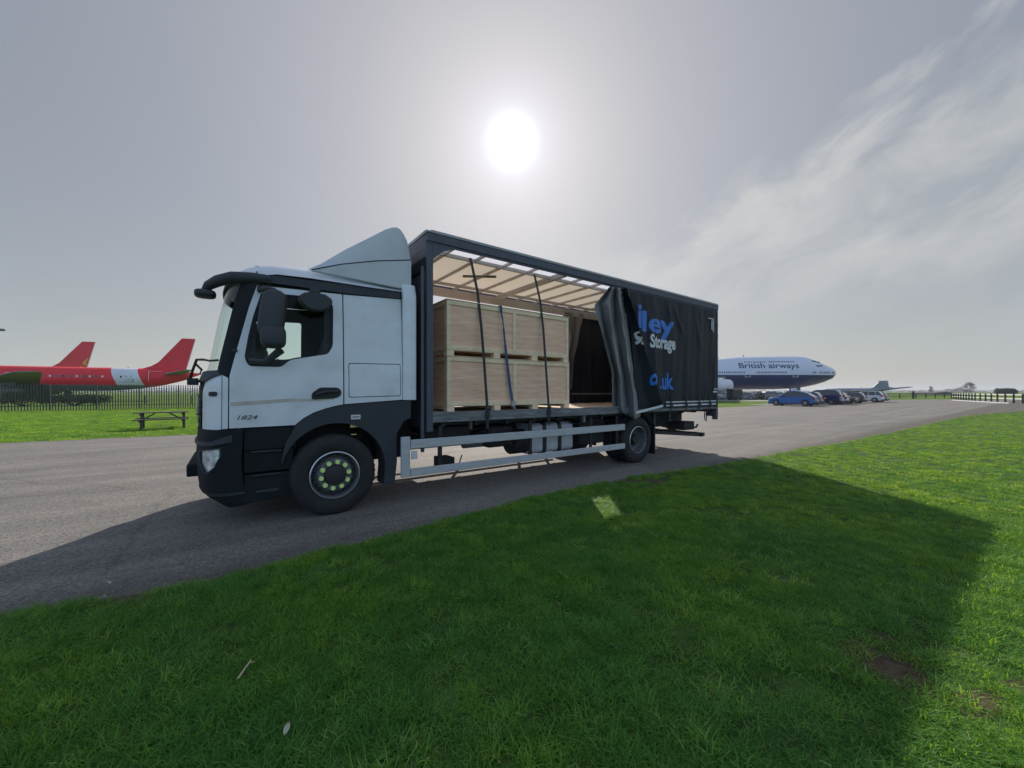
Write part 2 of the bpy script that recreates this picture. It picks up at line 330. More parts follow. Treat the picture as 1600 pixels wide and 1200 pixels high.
def asphalt():
    m = bpy.data.materials.new('asphalt'); m.use_nodes = True; t = m.node_tree; b = t.nodes['Principled BSDF']
    b.inputs['Roughness'].default_value = 0.82; b.inputs['Specular IOR Level'].default_value = 0.35
    L = t.links; c = t.nodes.new('ShaderNodeTexCoord'); v = c.outputs['Object']
    def noi(s, d, vec=v, rg=0.55):
        n = t.nodes.new('ShaderNodeTexNoise'); n.inputs['Scale'].default_value = s; n.inputs['Detail'].default_value = d; n.inputs['Roughness'].default_value = rg; L.new(vec, n.inputs['Vector']); return n.outputs[0]
    def ramp(x, p0, c0, p1, c1):
        r = t.nodes.new('ShaderNodeValToRGB'); e = r.color_ramp.elements; e[0].position = p0; e[0].color = (*c0, 1); e[1].position = p1; e[1].color = (*c1, 1); L.new(x, r.inputs[0]); return r.outputs[0]
    def mul(a, b_, f=1.0):
        x = t.nodes.new('ShaderNodeMix'); x.data_type = 'RGBA'; x.blend_type = 'MULTIPLY'; x.inputs[0].default_value = f; L.new(a, x.inputs[6]); L.new(b_, x.inputs[7]); return x.outputs[2]
    basec = ramp(noi(0.5, 7), 0.3, (0.152, 0.142, 0.133), 0.7, (0.195, 0.181, 0.168))
    vo = t.nodes.new('ShaderNodeTexVoronoi'); vo.inputs['Scale'].default_value = 55; L.new(v, vo.inputs['Vector'])
    agg = ramp(vo.outputs['Color'], 0.15, (0.45, 0.45, 0.45), 0.85, (1.6, 1.57, 1.52))
    col = mul(basec, agg, 0.65)
    col = mul(col, ramp(noi(160, 2), 0.35, (0.6,)*3, 0.65, (1.35,)*3), 0.8)
    mp = t.nodes.new('ShaderNodeMapping'); mp.inputs['Scale'].default_value = (0.06, 1.6, 1); L.new(v, mp.inputs[0])      # faint streaks along the road
    col = mul(col, ramp(noi(1.0, 6, mp.outputs[0], 0.7), 0.36, (0.74, 0.74, 0.75), 0.58, (1.08, 1.07, 1.06)), 0.9)
    # hairline cracks and old joints, wandering
    wn = t.nodes.new('ShaderNodeTexNoise'); wn.inputs['Scale'].default_value = 1.3; wn.inputs['Detail'].default_value = 6; L.new(v, wn.inputs['Vector'])
    wa = t.nodes.new('ShaderNodeVectorMath'); wa.operation = 'MULTIPLY_ADD'; L.new(wn.outputs['Color'], wa.inputs[0]); wa.inputs[1].default_value = (0.55, 0.55, 0); L.new(v, wa.inputs[2])
    ms = t.nodes.new('ShaderNodeMapping'); ms.inputs['Scale'].default_value = (0.10, 0.34, 1); L.new(wa.outputs[0], ms.inputs[0])
    cv_ = t.nodes.new('ShaderNodeTexVoronoi'); cv_.feature = 'DISTANCE_TO_EDGE'; cv_.inputs['Scale'].default_value = 1.0; L.new(ms.outputs[0], cv_.inputs['Vector'])
    crack = ramp(cv_.outputs['Distance'], 0.0, (0.5, 0.5, 0.5), 0.005, (1, 1, 1)); col = mul(col, crack, 0.5)
    # darker patches, drips and old stains
    col = mul(col, ramp(noi(0.9, 8, v, 0.72), 0.28, (0.70, 0.70, 0.71), 0.44, (1, 1, 1)), 0.8)
    # mud washed along the lawn's edge
    sp_ = t.nodes.new('ShaderNodeSeparateXYZ'); L.new(v, sp_.inputs[0]); en = noi(2.2, 7, v, 0.7)
    ed = t.nodes.new('ShaderNodeMath'); ed.operation = 'MULTIPLY_ADD'; L.new(en, ed.inputs[0]); ed.inputs[1].default_value = -1.0; L.new(sp_.outputs[1], ed.inputs[2])
    mr = t.nodes.new('ShaderNodeMapRange'); mr.inputs[1].default_value = 4.15; mr.inputs[2].default_value = 3.65; mr.inputs[3].default_value = 0.0; mr.inputs[4].default_value = 0.75; L.new(ed.outputs[0], mr.inputs[0])
    mm_ = t.nodes.new('ShaderNodeMix'); mm_.data_type = 'RGBA'; L.new(mr.outputs[0], mm_.inputs[0]); L.new(col, mm_.inputs[6]); mm_.inputs[7].default_value = (0.075, 0.064, 0.05, 1); col = mm_.outputs[2]
    L.new(col, b.inputs['Base Color'])
    bp = t.nodes.new('ShaderNodeBump'); bp.inputs['Strength'].default_value = 0.55; bp.inputs['Distance'].default_value = 0.006
    L.new(vo.outputs['Distance'], bp.inputs['Height']); L.new(bp.outputs[0], b.inputs['Normal'])
    return m
M_asph = asphalt()

g = mesh_obj('ground', [(-6000, -300, 0), (6000, -300, 0), (6000, 9000, 0), (-6000, 9000, 0)], [(0, 1, 2, 3)], M_turf); tag(g, kind='structure')

def catmull(P, k=6):
    out = []
    for i in range(len(P)-1):
        p0 = P[max(i-1, 0)]; p1 = P[i]; p2 = P[i+1]; p3 = P[min(i+2, len(P)-1)]
        for j in range(k):
            t = j/k
            out.append(tuple(0.5*((2*p1[a])+(-p0[a]+p2[a])*t+(2*p0[a]-5*p1[a]+4*p2[a]-p3[a])*t*t+(-p0[a]+3*p1[a]-3*p2[a]+p3[a])*t**3) for a in (0, 1)))
    out.append(tuple(P[-1])); return out
near_edge = [(-30, -12.2), (-16, -4.4), (-8.0, 0.22), (-5.2, 1.83), (-3.6, 2.74), (-3.02, 3.07), (-2.09, 3.64), (-1.11, 4.52), (0.49, 5.99), (2.41, 7.34), (5.09, 8.87), (7.4, 10.49), (10.87, 12.6), (19.3, 18.4), (29.5, 25.5), (36.9, 29.4), (48, 33.4), (90, 40)]
NE = catmull(near_edge, 14)
# road sheet: from under the near lawn's edge to the far kerbless edge, widening into the car park beyond the truck
far_edge = [w2(-60, 13.9), w2(-7, 13.65), w2(-2.3, 13.15), w2(10, 13.6), w2(38, 14.15), w2(48.5, 14.2), w2(50.5, 16.5), w2(66, 17.5), w2(92, 16.5), w2(118, 9)]
FE = catmull(far_edge, 8)
rd = [(x, y-0.9) for x, y in NE if x < 60]+[(75, 40), (90, 46), (120, 66)]+FE[::-1]
vs, fs = sheet(rd, [], 6.0)
ax_, ay_ = RC, RS
ro = mesh_obj('road', [(x*RC+y*RS, -x*RS+y*RC, 0.0) for x, y in vs], fs, M_asph)         # object axes run along the road, for the streaks
ro.rotation_euler = (0, 0, atan2(RS, RC)); ro.location = (0, 0, 0.006); tag(ro, kind='structure')
M_conc = mat('pale_concrete', (0.26, 0.25, 0.24), 0.85, var=0.15, vscale_=0.4)
cp = mesh_obj('car_park_apron', [(30, 66, 0.004), (58, 66, 0.004), (95, 108, 0.004), (20, 108, 0.004)], [(0, 1, 2, 3)], M_conc); tag(cp, kind='structure')

# near lawn: gently bumpy soil sheet, its edge dying into the road, carrying real grass blades
BARE = [(2.17, 2.20, 0.17, 0.22), (2.34, 1.97, 0.16, 0.10), (2.75, 2.05, 0.07, 0.06), (1.62, 2.0, 0.07, 0.04), (2.36, 2.45, 0.07, 0.05), (-3.05, 2.98, 0.3, 0.06), (6.6, 9.65, 0.8, 0.10), (2.0, 6.85, 0.9, 0.09)]
def bareness(x, y):
    w = 0
    for bx, by, rx, ry in BARE:
        d = hypot((x-bx)/rx, (y-by)/ry)+0.55*noise.noise(Vector((x*6, y*6, 3)))+0.5*noise.noise(Vector((x*16, y*16, 8)))
        w = max(w, min(1, max(0, 1.5-d)*1.4))
    return w
def edge_y(x):
    for i in range(len(NE)-1):
        if NE[i][0] <= x <= NE[i+1][0]:
            f = (x-NE[i][0])/(NE[i+1][0]-NE[i][0]+1e-9); return NE[i][1]+(NE[i+1][1]-NE[i][1])*f
    return NE[-1][1]
def lawn_grid():
    xs = []; x = -11.0
    while x < 75:
        xs.append(x); x += 0.11 if -4 < x < 5 else (0.22 if x < 11 else 0.8)
    rows = 56; V = []; F = []; dens = []
    for x in xs:
        ye = edge_y(x)+0.05*noise.noise(Vector((x*1.7, 0, 0)))+0.06*noise.noise(Vector((x*6, 0, 5)))+0.03*noise.noise(Vector((x*17, 0, 2)))
        y0 = -1.5 if x < 6 else max(-1.5, (x-6)*0.30-1.5)
        y0 = min(y0, ye-1.0)
        for j in range(rows+1):
            f = (j/rows); f = f**0.8; y = ye-(ye-y0)*(1-f) if True else 0
            d = ye-y; z = 0.035*min(1, d/0.12)+0.012*noise.noise(Vector((x*0.9, y*0.9, 0)))+0.006*noise.noise(Vector((x*4, y*4, 1)))-(0.012 if d < 0.001 else 0)
            b = bareness(x, y); z -= 0.012*b
            V.append((x, y, z)); dist = hypot(x, y)
            q = (1-b)**2*min(1, 0.15+d/0.07)*(0.72+0.75*noise.noise(Vector((x*1.3, y*1.3, 9)))+0.5*noise.noise(Vector((x*5, y*5, 4))))
            dens.append(max(0, q)*(1.0 if dist < 5 else (5/dist)**1.6))
    n = rows+1
    for i in range(len(xs)-1):
        for j in range(rows): F.append((i*n+j, (i+1)*n+j, (i+1)*n+j+1, i*n+j+1))
    mi = [1 if bareness(*( (V[f[0]][0]+V[f[2]][0])/2, (V[f[0]][1]+V[f[2]][1])/2)) > 0.35 else 0 for f in F]
    o = mesh_obj('lawn', V, F, [M_soil, M_bare], None, True, 80, 0, mi)
    a = o.data.attributes.new('dens', 'FLOAT', 'POINT'); a.data.foreach_set('value', dens)
    return tag(o, kind='structure')
lawn = lawn_grid()

def grass_mat(name, c0, c1, t0, t1, f=0.5):
    m = bpy.data.materials.new(name); m.use_nodes = True; t = m.node_tree; b = t.nodes['Principled BSDF']; o = t.nodes['Material Output']; L = t.links
    b.inputs['Roughness'].default_value = 0.45; b.inputs['Specular IOR Level'].default_value = 0.18
    oi = t.nodes.new('ShaderNodeObjectInfo'); g_ = t.nodes.new('ShaderNodeNewGeometry')
    ad = t.nodes.new('ShaderNodeMath'); ad.operation = 'ADD'; L.new(oi.outputs['Random'], ad.inputs[0]); L.new(g_.outputs['Random Per Island'], ad.inputs[1])
    hf = t.nodes.new('ShaderNodeMath'); hf.operation = 'MULTIPLY'; hf.inputs[1].default_value = 0.5; L.new(ad.outputs[0], hf.inputs[0])
    def mixc(a, b_):
        r = t.nodes.new('ShaderNodeValToRGB'); e = r.color_ramp.elements; e[0].color = (*a, 1); e[0].position = 0.1; e[1].color = (*b_, 1); e[1].position = 0.88
        k = e.new(0.97); k.color = (b_[0]*2.2+0.03, b_[1]*1.4+0.02, b_[2]*2.5+0.02, 1); L.new(hf.outputs[0], r.inputs[0]); return r.outputs[0]
    gp_ = g_.outputs['Position']
    na = t.nodes.new('ShaderNodeTexNoise'); na.inputs['Scale'].default_value = 0.9; na.inputs['Detail'].default_value = 4; L.new(gp_, na.inputs['Vector'])
    pr = t.nodes.new('ShaderNodeValToRGB'); e = pr.color_ramp.elements; e[0].position = 0.34; e[0].color = (0.78, 0.88, 1.1, 1); e[1].position = 0.62; e[1].color = (1.15, 1.06, 0.9, 1); L.new(na.outputs[0], pr.inputs[0])
    def patch(x):
        q = t.nodes.new('ShaderNodeMix'); q.data_type = 'RGBA'; q.blend_type = 'MULTIPLY'; q.inputs[0].default_value = 1; L.new(x, q.inputs[6]); L.new(pr.outputs[0], q.inputs[7]); return q.outputs[2]
    L.new(patch(mixc(c0, c1)), b.inputs['Base Color'])
    tr = t.nodes.new('ShaderNodeBsdfTranslucent'); L.new(patch(mixc(t0, t1)), tr.inputs[0])
    mx = t.nodes.new('ShaderNodeMixShader'); mx.inputs[0].default_value = f
    L.new(b.outputs[0], mx.inputs[1]); L.new(tr.outputs[0], mx.inputs[2]); L.new(mx.outputs[0], o.inputs[0])
    return m
M_grass = grass_mat('grass_blades', (0.045, 0.165, 0.036), (0.190, 0.420, 0.080), (0.13, 0.33, 0.022), (0.50, 0.68, 0.055))
def tuft(nb, R, h0, h1, wd, seed):
    rnd = random.Random(seed); V = []; F = []
    for k in range(nb):
        r = R*sqrt(rnd.random()); a = rnd.random()*2*pi; x = r*cos(a); y = r*sin(a); h = rnd.uniform(h0, h1); th = rnd.random()*2*pi
        lean = rnd.uniform(0.5, 2.0)*h; dx = cos(th); dy = sin(th); pw = th+pi/2+rnd.uniform(-.6, .6); wx = cos(pw)*wd/2; wy = sin(pw)*wd/2; n = len(V)
        for f, ww in ((0, 1), (0.5, 0.85)):
            px = x+dx*lean*f*f; py = y+dy*lean*f*f; z = h*(f-0.12*f*f)-0.004
            V += [(px-wx*ww, py-wy*ww, z), (px+wx*ww, py+wy*ww, z)]
        V.append((x+dx*lean, y+dy*lean, h*0.72)); F += [(n, n+1, n+3, n+2), (n+2, n+3, n+4)]
    return V, F
gcol = bpy.data.collections.new('grass_tufts')
for i, (nb, R, h0, h1, wd) in enumerate([(80, 0.085, 0.02, 0.055, 0.0042), (70, 0.085, 0.018, 0.045, 0.0044), (60, 0.07, 0.035, 0.085, 0.0042), (60, 0.075, 0.015, 0.035, 0.005)]):
    V, F = tuft(nb, R, h0, h1, wd, 50+i); me = bpy.data.meshes.new('grass_tuft'); me.from_pydata(V, [], F); me.materials.append(M_grass)
    gcol.objects.link(bpy.data.objects.new('grass_tuft', me))
gcol2 = bpy.data.collections.new('coarse_tufts')
for i in range(3):
    V, F = tuft(110, 0.30, 0.04, 0.09, 0.014, 90+i); me = bpy.data.meshes.new('grass_tuft'); me.from_pydata(V, [], F); me.materials.append(M_grass)
    gcol2.objects.link(bpy.data.objects.new('grass_tuft', me))
def scatter(name, src_mesh, col, density, smin, smax, seed, use_attr=True):
    """grass as one object: points scattered on a copy of the lawn sheet, one tuft instanced on each"""
    o = bpy.data.objects.new(name, src_mesh); COL.objects.link(o)
    ng = bpy.data.node_groups.new(name, 'GeometryNodeTree')
    ng.interface.new_socket('Geometry', in_out='INPUT', socket_type='NodeSocketGeometry'); ng.interface.new_socket('Geometry', in_out='OUTPUT', socket_type='NodeSocketGeometry')
    A = ng.nodes; gi = A.new('NodeGroupInput'); go = A.new('NodeGroupOutput'); dp = A.new('GeometryNodeDistributePointsOnFaces'); dp.inputs['Seed'].default_value = seed
    ng.links.new(gi.outputs[0], dp.inputs['Mesh'])
    if use_attr:
        na = A.new('GeometryNodeInputNamedAttribute'); na.data_type = 'FLOAT'; na.inputs['Name'].default_value = 'dens'
        mu = A.new('ShaderNodeMath'); mu.operation = 'MULTIPLY'; mu.inputs[1].default_value = density; ng.links.new(na.outputs['Attribute'], mu.inputs[0]); ng.links.new(mu.outputs[0], dp.inputs['Density'])
    else: dp.inputs['Density'].default_value = density
    ci = A.new('GeometryNodeCollectionInfo'); ci.inputs['Collection'].default_value = col; ci.inputs['Separate Children'].default_value = True; ci.inputs['Reset Children'].default_value = True
    ip = A.new('GeometryNodeInstanceOnPoints'); ip.inputs['Pick Instance'].default_value = True
    rv = A.new('FunctionNodeRandomValue'); rv.data_type = 'FLOAT_VECTOR'; rv.inputs[0].default_value = (-0.12, -0.12, 0); rv.inputs[1].default_value = (0.12, 0.12, 6.283)
    rs = A.new('FunctionNodeRandomValue'); rs.data_type = 'FLOAT'; rs.inputs[2].default_value = smin; rs.inputs[3].default_value = smax; rs.inputs['Seed'].default_value = 5
    ng.links.new(dp.outputs['Points'], ip.inputs['Points']); ng.links.new(ci.outputs[0], ip.inputs['Instance']); ng.links.new(rv.outputs[0], ip.inputs['Rotation']); ng.links.new(rs.outputs[1], ip.inputs['Scale'])
    ng.links.new(ip.outputs[0], go.inputs[0])
    md = o.modifiers.new('scatter', 'NODES'); md.node_group = ng
    return o
go_ = scatter('grass', lawn.data, gcol, 300, 0.7, 1.25, 3); tag(go_, 'short lawn grass along the near side of the road', 'grass', kind='stuff')
def strip_lawn(name, poly, step, density, seed, sc, label):
    vs, fs = sheet(poly, [], step); me = bpy.data.meshes.new(name); me.from_pydata([(x, y, 0.004) for x, y in vs], [], fs)
    o = scatter(name, me, gcol2, density, sc*0.8, sc*1.3, seed, False); return tag(o, label, 'grass', kind='stuff')
LW = [w2(-28, 14.0), w2(-7, 13.75), w2(-2.3, 13.25), w2(10, 13.7), w2(22, 13.9), w2(24, 42), w2(-3, 43.5), w2(-22, 44), w2(-30, 42)]
strip_lawn('verge_grass', LW, 2.0, 13, 7, 0.8, 'grass between the far side of the road and the palisade fence')
strip_lawn('far_lawn_grass', [(9.5, 11.1), (19.3, 17.6), (29.5, 24.6), (37, 28.5), (48, 32.6), (60, 34), (45, 20), (25, 10), (10, 4.5)], 2.0, 9, 9, 0.6, 'grass of the near lawn running off to the right')
# ------------------------------------------------------------------ the truck (local: x rearwards, y away from the lawn, z up)
TR = empty('curtainside_truck', (OX, OZ, 0), atan2(RS, RC))
tag(TR, 'white cab curtainside truck parked on the road with its black curtain drawn back', 'truck')
YC = 1.275
def lerp_tab(tab, h):
    if h <= tab[0][0]: return tab[0][1:]
    for a, b in zip(tab, tab[1:]):
        if h <= b[0]:
            f = (h-a[0])/(b[0]-a[0]); return tuple(a[i]+(b[i]-a[i])*f for i in range(1, len(a)))
    return tab[-1][1:]
# height, start of the front corner, front at the centre line, side offset, roundness
CAB = [(1.05, -1.06, -1.43, 0.115, 2.9), (1.75, -1.08, -1.42, 0.11, 2.9), (1.86, -1.04, -1.37, 0.115, 2.6), (2.6, -0.88, -1.25, 0.15, 2.5), (3.0, -0.80, -1.16, 0.185, 2.4)]
BUM = [(0.22, -0.92, -1.22, 0.16, 2.6), (0.34, -1.00, -1.37, 0.115, 2.8), (0.5, -1.08, -1.44, 0.10, 3.0), (0.8, -1.10, -1.46, 0.09, 3.0), (1.2, -1.08, -1.44, 0.10, 3.0)]
SC_ = 1.3
def surf(tab, side=1):
    def S(u, h):
        ts, tc, yo, n = lerp_tab(tab, h)
        if u >= 0: x, y = ts+u, yo
        else:
            th = min(1.0, -u/SC_)*pi/2
            x = ts-(ts-tc)*max(0, sin(th))**(2/n); y = YC-(YC-yo)*max(0, cos(th))**(2/n)
        return x, y
    def P(u, h, d):
        x, y = S(u, h)
        if d:
            e = 0.004; x0, y0 = S(u-e, h); x1, y1 = S(u+e, h); tx, ty = x1-x0, y1-y0; l = hypot(tx, ty) or 1
            x += -ty/l*d; y += tx/l*d
        if side < 0: y = 2*YC-y
        return (x, y, h)
    return P
def ut(tab, t, h):
    ts, tc, yo, n = lerp_tab(tab, h)
    if t >= ts: return t-ts
    f = min(1, (ts-t)/(ts-tc)); return -SC_*math.asin(f**(n/2))/(pi/2)
def conv(tab, poly, k=6):
    """outline given as (t, h) or ('s', s, h) with s the way round the front corner"""
    P = []
    for i, p in enumerate(poly):
        q = poly[(i+1) % len(poly)]
        if p[0] == 's' or q[0] == 's':
            P.append((-p[1], p[2]) if p[0] == 's' else (ut(tab, *p), p[1]))
        else:
            for j in range(k):
                t = p[0]+(q[0]-p[0])*j/k; h = p[1]+(q[1]-p[1])*j/k; P.append((ut(tab, t, h), h))
    out = []
    for p in P:
        if not out or hypot(p[0]-out[-1][0], p[1]-out[-1][1]) > 1e-4: out.append(p)
    return out
cabs, cabf = surf(CAB, 1), surf(CAB, -1); bums, bumf = surf(BUM, 1), surf(BUM, -1)
ARC = [(-.45, 1.185), (-.36, 1.265), (-.24, 1.335), (-.10, 1.385), (.0, 1.41)]
DOOR = [(-.845, 2.875), (-.925, 2.6), (-1.052, 2.05), (-1.112, 1.78), (-1.116, 1.178)]+ARC+[(.112, 1.432), (.112, 2.905)]
WIN = rounded([(-.80, 2.80), (-.04, 2.83), (.0, 2.72), (-.01, 2.2), (-.07, 2.09), (-.50, 1.995), (-.60, 1.90), (-.93, 1.90), (-.972, 2.0), (-.935, 2.25), (-.885, 2.5)], .04)
REAR = [(.128, 1.435), (.60, 1.465), (.918, 1.485), (.918, 2.95), (.128, 2.905)]
HATCH = rounded([(.19, 1.53), (.885, 1.545), (.885, 1.99), (.19, 1.975)], .03)
HATCHO = rounded([(.18, 1.52), (.895, 1.535), (.895, 2.0), (.18, 1.985)], .03)
def flats(side):
    def P(u, v, d):
        y = lerp_tab(CAB, v)[2]+d
        return (u, y if side > 0 else 2*YC-y, v)
    return P
for P, near in ((cabs, True), (cabf, False)):
    Q = flats(1 if near else -1)
    dr = panel('door', conv(CAB, DOOR, 14), P, .045, M_white, TR, [conv(CAB, WIN)])
    gl = panel('door_window', conv(CAB, rounded([(a*0.985-.008, b) for a, b in WIN], .02)), P, .006, M_glassd, dr, step=.3, d0=.03)
    # rubber seal round the window
    cx = -.46; cy = 2.38
    inner = [(cx+(a-cx)*0.955, cy+(b-cy)*0.955) for a, b in WIN]
    panel('window_seal', conv(CAB, WIN, 2), P, .012, M_gasket, dr, [conv(CAB, inner, 2)], d0=.012)
    # moulding over the window and swage line
    panel('cab_side', REAR, Q, .045, M_white, TR, [HATCHO])
    panel('locker_hatch', HATCH, Q, .03, M_white, TR, d0=.001)
    panel('seal_backing', [(.09, 1.42), (.93, 1.47), (.93, 2.96), (.09, 2.93)], Q, .01, M_gasket, TR, d0=.055)
    panel('a_pillar', conv(CAB, [(-1.125, 1.765), (-1.06, 2.05), (-.932, 2.6), (-.852, 2.875), (-.80, 2.97), (-.98, 2.99), (-1.02, 2.84), (-1.075, 2.62), (-1.190, 2.05), (-1.225, 1.86), (-1.185, 1.80)]), P, .05, M_blackp, TR)
    # white corner panel in front of the door
    panel('corner_strip', conv(CAB, [(-1.128, 1.175), (-1.124, 1.757), (-1.176, 1.787), (-1.180, 1.172)]), P, .03, M_white, TR)
    panel('corner_backing', conv(CAB, [(-1.10, 1.2), (-1.10, 1.74), (-1.22, 1.74), (-1.22, 1.2)]), P, .01, M_gasket, TR, d0=.035)
    cpn = panel('corner_panel', conv(CAB, [(-1.190, 1.170), (-1.186, 1.792), (-1.20, 1.80), (-1.26, 1.83), ('s', .62, 1.70), ('s', .74, 1.60), ('s', .74, 1.16), ('s', .3, 1.16)]), P, .03, M_white, TR)
    panel('side_lamp', conv(CAB, rounded([(-1.30, 1.545), (-1.225, 1.548), (-1.225, 1.60), (-1.30, 1.60)], .02), 2), P, .01, M_gasket, cpn, d0=-.008)
    # black strip running back from the visor above door and side
    panel('drip_strip', conv(CAB, [(-1.0, 2.93), (-.80, 2.925), (-.3, 2.925), (.12, 2.922), (.905, 2.955), (.905, 3.055), (.2, 3.045), (-.3, 3.03), (-.7, 3.025), (-.97, 2.985)]), P, .05, M_archp, TR, d0=-.02)
# crease in the door and rub strip gap lines
panel('worn_tape', conv(CAB, [(-1.10, 1.432), (-.45, 1.478), (-.17, 1.478), (.0, 1.50), (.0, 1.515), (-.17, 1.505), (-.5, 1.515), (-1.10, 1.478)]), cabs, .002, M_tape, TR, d0=-.0025)
# fin panel closing the cab behind the strip
for s in (1, -1):
    b = MB(); Y = (lambda y: y) if s > 0 else (lambda y: 2*YC-y)
    pl = [(.925, .10), (.925, .16), (1.06, .17), (1.115, .14), (1.115, .085), (1.08, .07), (.98, .075)]
    vs = [(x, Y(y+(.06 if h > 3 else 0)), h) for h in (1.48, 3.0, 3.17) for x, y in pl]; n = len(pl)
    b.add(vs, [(i+n*k, (i+1) % n+n*k, (i+1) % n+n*(k+1), i+n*(k+1)) for k in range(2) for i in range(n)]+[tuple(range(n))[::-1], tuple(range(2*n, 3*n))])
    b.build('rear_fin', M_white, TR, True, 40)
# windscreen, front panel, grille
wsc = [(ut(CAB, -1.195, 1.83), 1.83), (-SC_, 1.83), (-SC_, 2.97), (ut(CAB, -.985, 2.97), 2.97), (ut(CAB, -1.02, 2.83), 2.83), (ut(CAB, -1.077, 2.6), 2.6), (ut(CAB, -1.192, 2.05), 2.05)]
def full(P0, poly, name, th, m, d0=0, step=.12, parent=None, holes=()):
    a = panel(name, poly, P0[0], th, m, parent or TR, holes, step, d0); b = panel(name, poly, P0[1], th, m, parent or TR, holes, step, d0); return a, b
full((cabs, cabf), wsc, 'windscreen', .008, M_glass, .02)
full((cabs, cabf), [(-.62, 1.72), (-.76, 1.62), (-.76, 1.5), (-SC_, 1.5), (-SC_, 1.82), (-.56, 1.82)], 'grille_cowl', .03, M_blackp, .0)
for k in range(4):
    full((cabs, cabf), [(-.78, 1.17+k*.085), (-SC_, 1.17+k*.085), (-SC_, 1.235+k*.085), (-.78, 1.235+k*.085)], 'grille_slat', .03, M_blackp, -.01)
full((cabs, cabf), [(-.74, 1.15), (-SC_, 1.15), (-SC_, 1.5), (-.74, 1.5)], 'grille_backing', .02, M_gasket, .05)
full((cabs, cabf), [(ut(CAB, -1.19, 1.79), 1.79), (-.58, 1.72), (-SC_, 1.72), (-SC_, 1.845), (ut(CAB, -1.2, 1.845), 1.845)], 'scuttle_panel', .03, M_archp, -.02)
# three-cornered emblem ring on the grille
em = MB(); em.lathe([(.15, -1.452), (.17, -1.46), (.19, -1.452)], (0, YC, 1.38), 'x', 28)
for k in range(3):
    a = pi/2+k*2*pi/3; em.beam((-1.455, YC, 1.38), (-1.455, YC+.16*cos(a), 1.38+.16*sin(a)), .03, .02)
em.build('grille_emblem', M_buckle, TR, True)
# bumper with headlamps
bh = lambda P: [(ut(BUM, -1.388, .925), .925), (ut(BUM, -1.20, .94), .94), (ut(BUM, -1.205, .84), .84), (ut(BUM, -1.27, .73), .73), (ut(BUM, -1.33, .69), .69), (ut(BUM, -1.37, .75), .75)]
HLP = [(ut(BUM, -1.395, .905), .905), (ut(BUM, -1.34, .93), .93), (ut(BUM, -1.205, .95), .95), (ut(BUM, -1.205, .86), .86), (ut(BUM, -1.25, .75), .75), (ut(BUM, -1.315, .675), .675), (ut(BUM, -1.35, .69), .69), (ut(BUM, -1.385, .78), .78)]
for P in (bums, bumf):
    bp_ = panel('bumper', [(.10, .30), (.10, 1.165), (-.05, 1.165), (-SC_, 1.165), (-SC_, .24), (-.4, .24), (0, .27)], P, .04, M_blackp, TR, [HLP])
    sh = panel('bumper_lip', [(.08, .44), (-.1, .44), (-SC_, .44), (-SC_, .405), (-.1, .405), (.08, .415)], P, .03, M_archp, bp_, d0=-.018)
    panel('bumper_brow', [(.0, 1.02), (-.3, .985), (-SC_, .985), (-SC_, 1.01), (-.3, 1.035), (0, 1.1)], P, .03, M_archp, bp_, d0=-.02)
    hl = panel('headlight', [(a, b) for a, b in HLP], P, .01, M_lens, bp_, d0=.018, step=.05)
    cxh = sum(a for a, b in HLP)/8; cyh = sum(b for a, b in HLP)/8
    panel('headlight_bezel', [(cxh+(a-cxh)*1.10, cyh+(b-cyh)*1.10) for a, b in HLP], P, .01, M_archp, hl, [HLP], .05, -.006)
b = MB(); b.box(-1.53, -1.40, .62, 1.93, .58, .73); b.build('front_step', M_blackp, TR, bevel=.02)
# lower side: step panel, wheel arch, mudguard
for yo, s in ((.10, 1), (2*YC-.10, -1)):
    for p, q, x0, x1 in ((.30, .62, -.98, -.50), (.64, .90, -.98, -.47), (.905, 1.165, -.98, -.44)):
        b = MB(); b.box(x0, x1, *sorted((yo+.012*s*(1 if p < .6 else 2), yo+.5*s)), p, q); b.build('step_panel', M_blackp, TR, bevel=.012)
for bx_ in ((-.90, -.60, .085, .13, .60, .618), (-.90, -.60, .085, .13, .88, .898), (-.86, -.63, .10, .112, .40, .43)):
    MB().box(*bx_).build('step_tread', M_archp, TR, bevel=.004)
WY = 0.55; R0 = .64
def arcpts(r, a0, a1, n, cx=.02, cz=WY): return [(cx+r*cos(a0+(a1-a0)*k/n), cz+r*sin(a0+(a1-a0)*k/n)) for k in range(n+1)]
inner = arcpts(R0, radians(165), radians(15), 20)
outer = [(.985, .90), (1.03, 1.15), (1.04, 1.475), (.6, 1.455), (.11, 1.425), (0, 1.405), (-.12, 1.375), (-.24, 1.328), (-.36, 1.26), (-.46, 1.17), (-.58, .95), (-.64, .72)]
outer = [(.93, 1.18), (1.03, 1.22), (1.035, 1.472), (.6, 1.452), (.11, 1.42), (0, 1.40), (-.12, 1.37), (-.24, 1.322), (-.36, 1.255), (-.45, 1.17), (-.55, .98), (-.60, .76)]
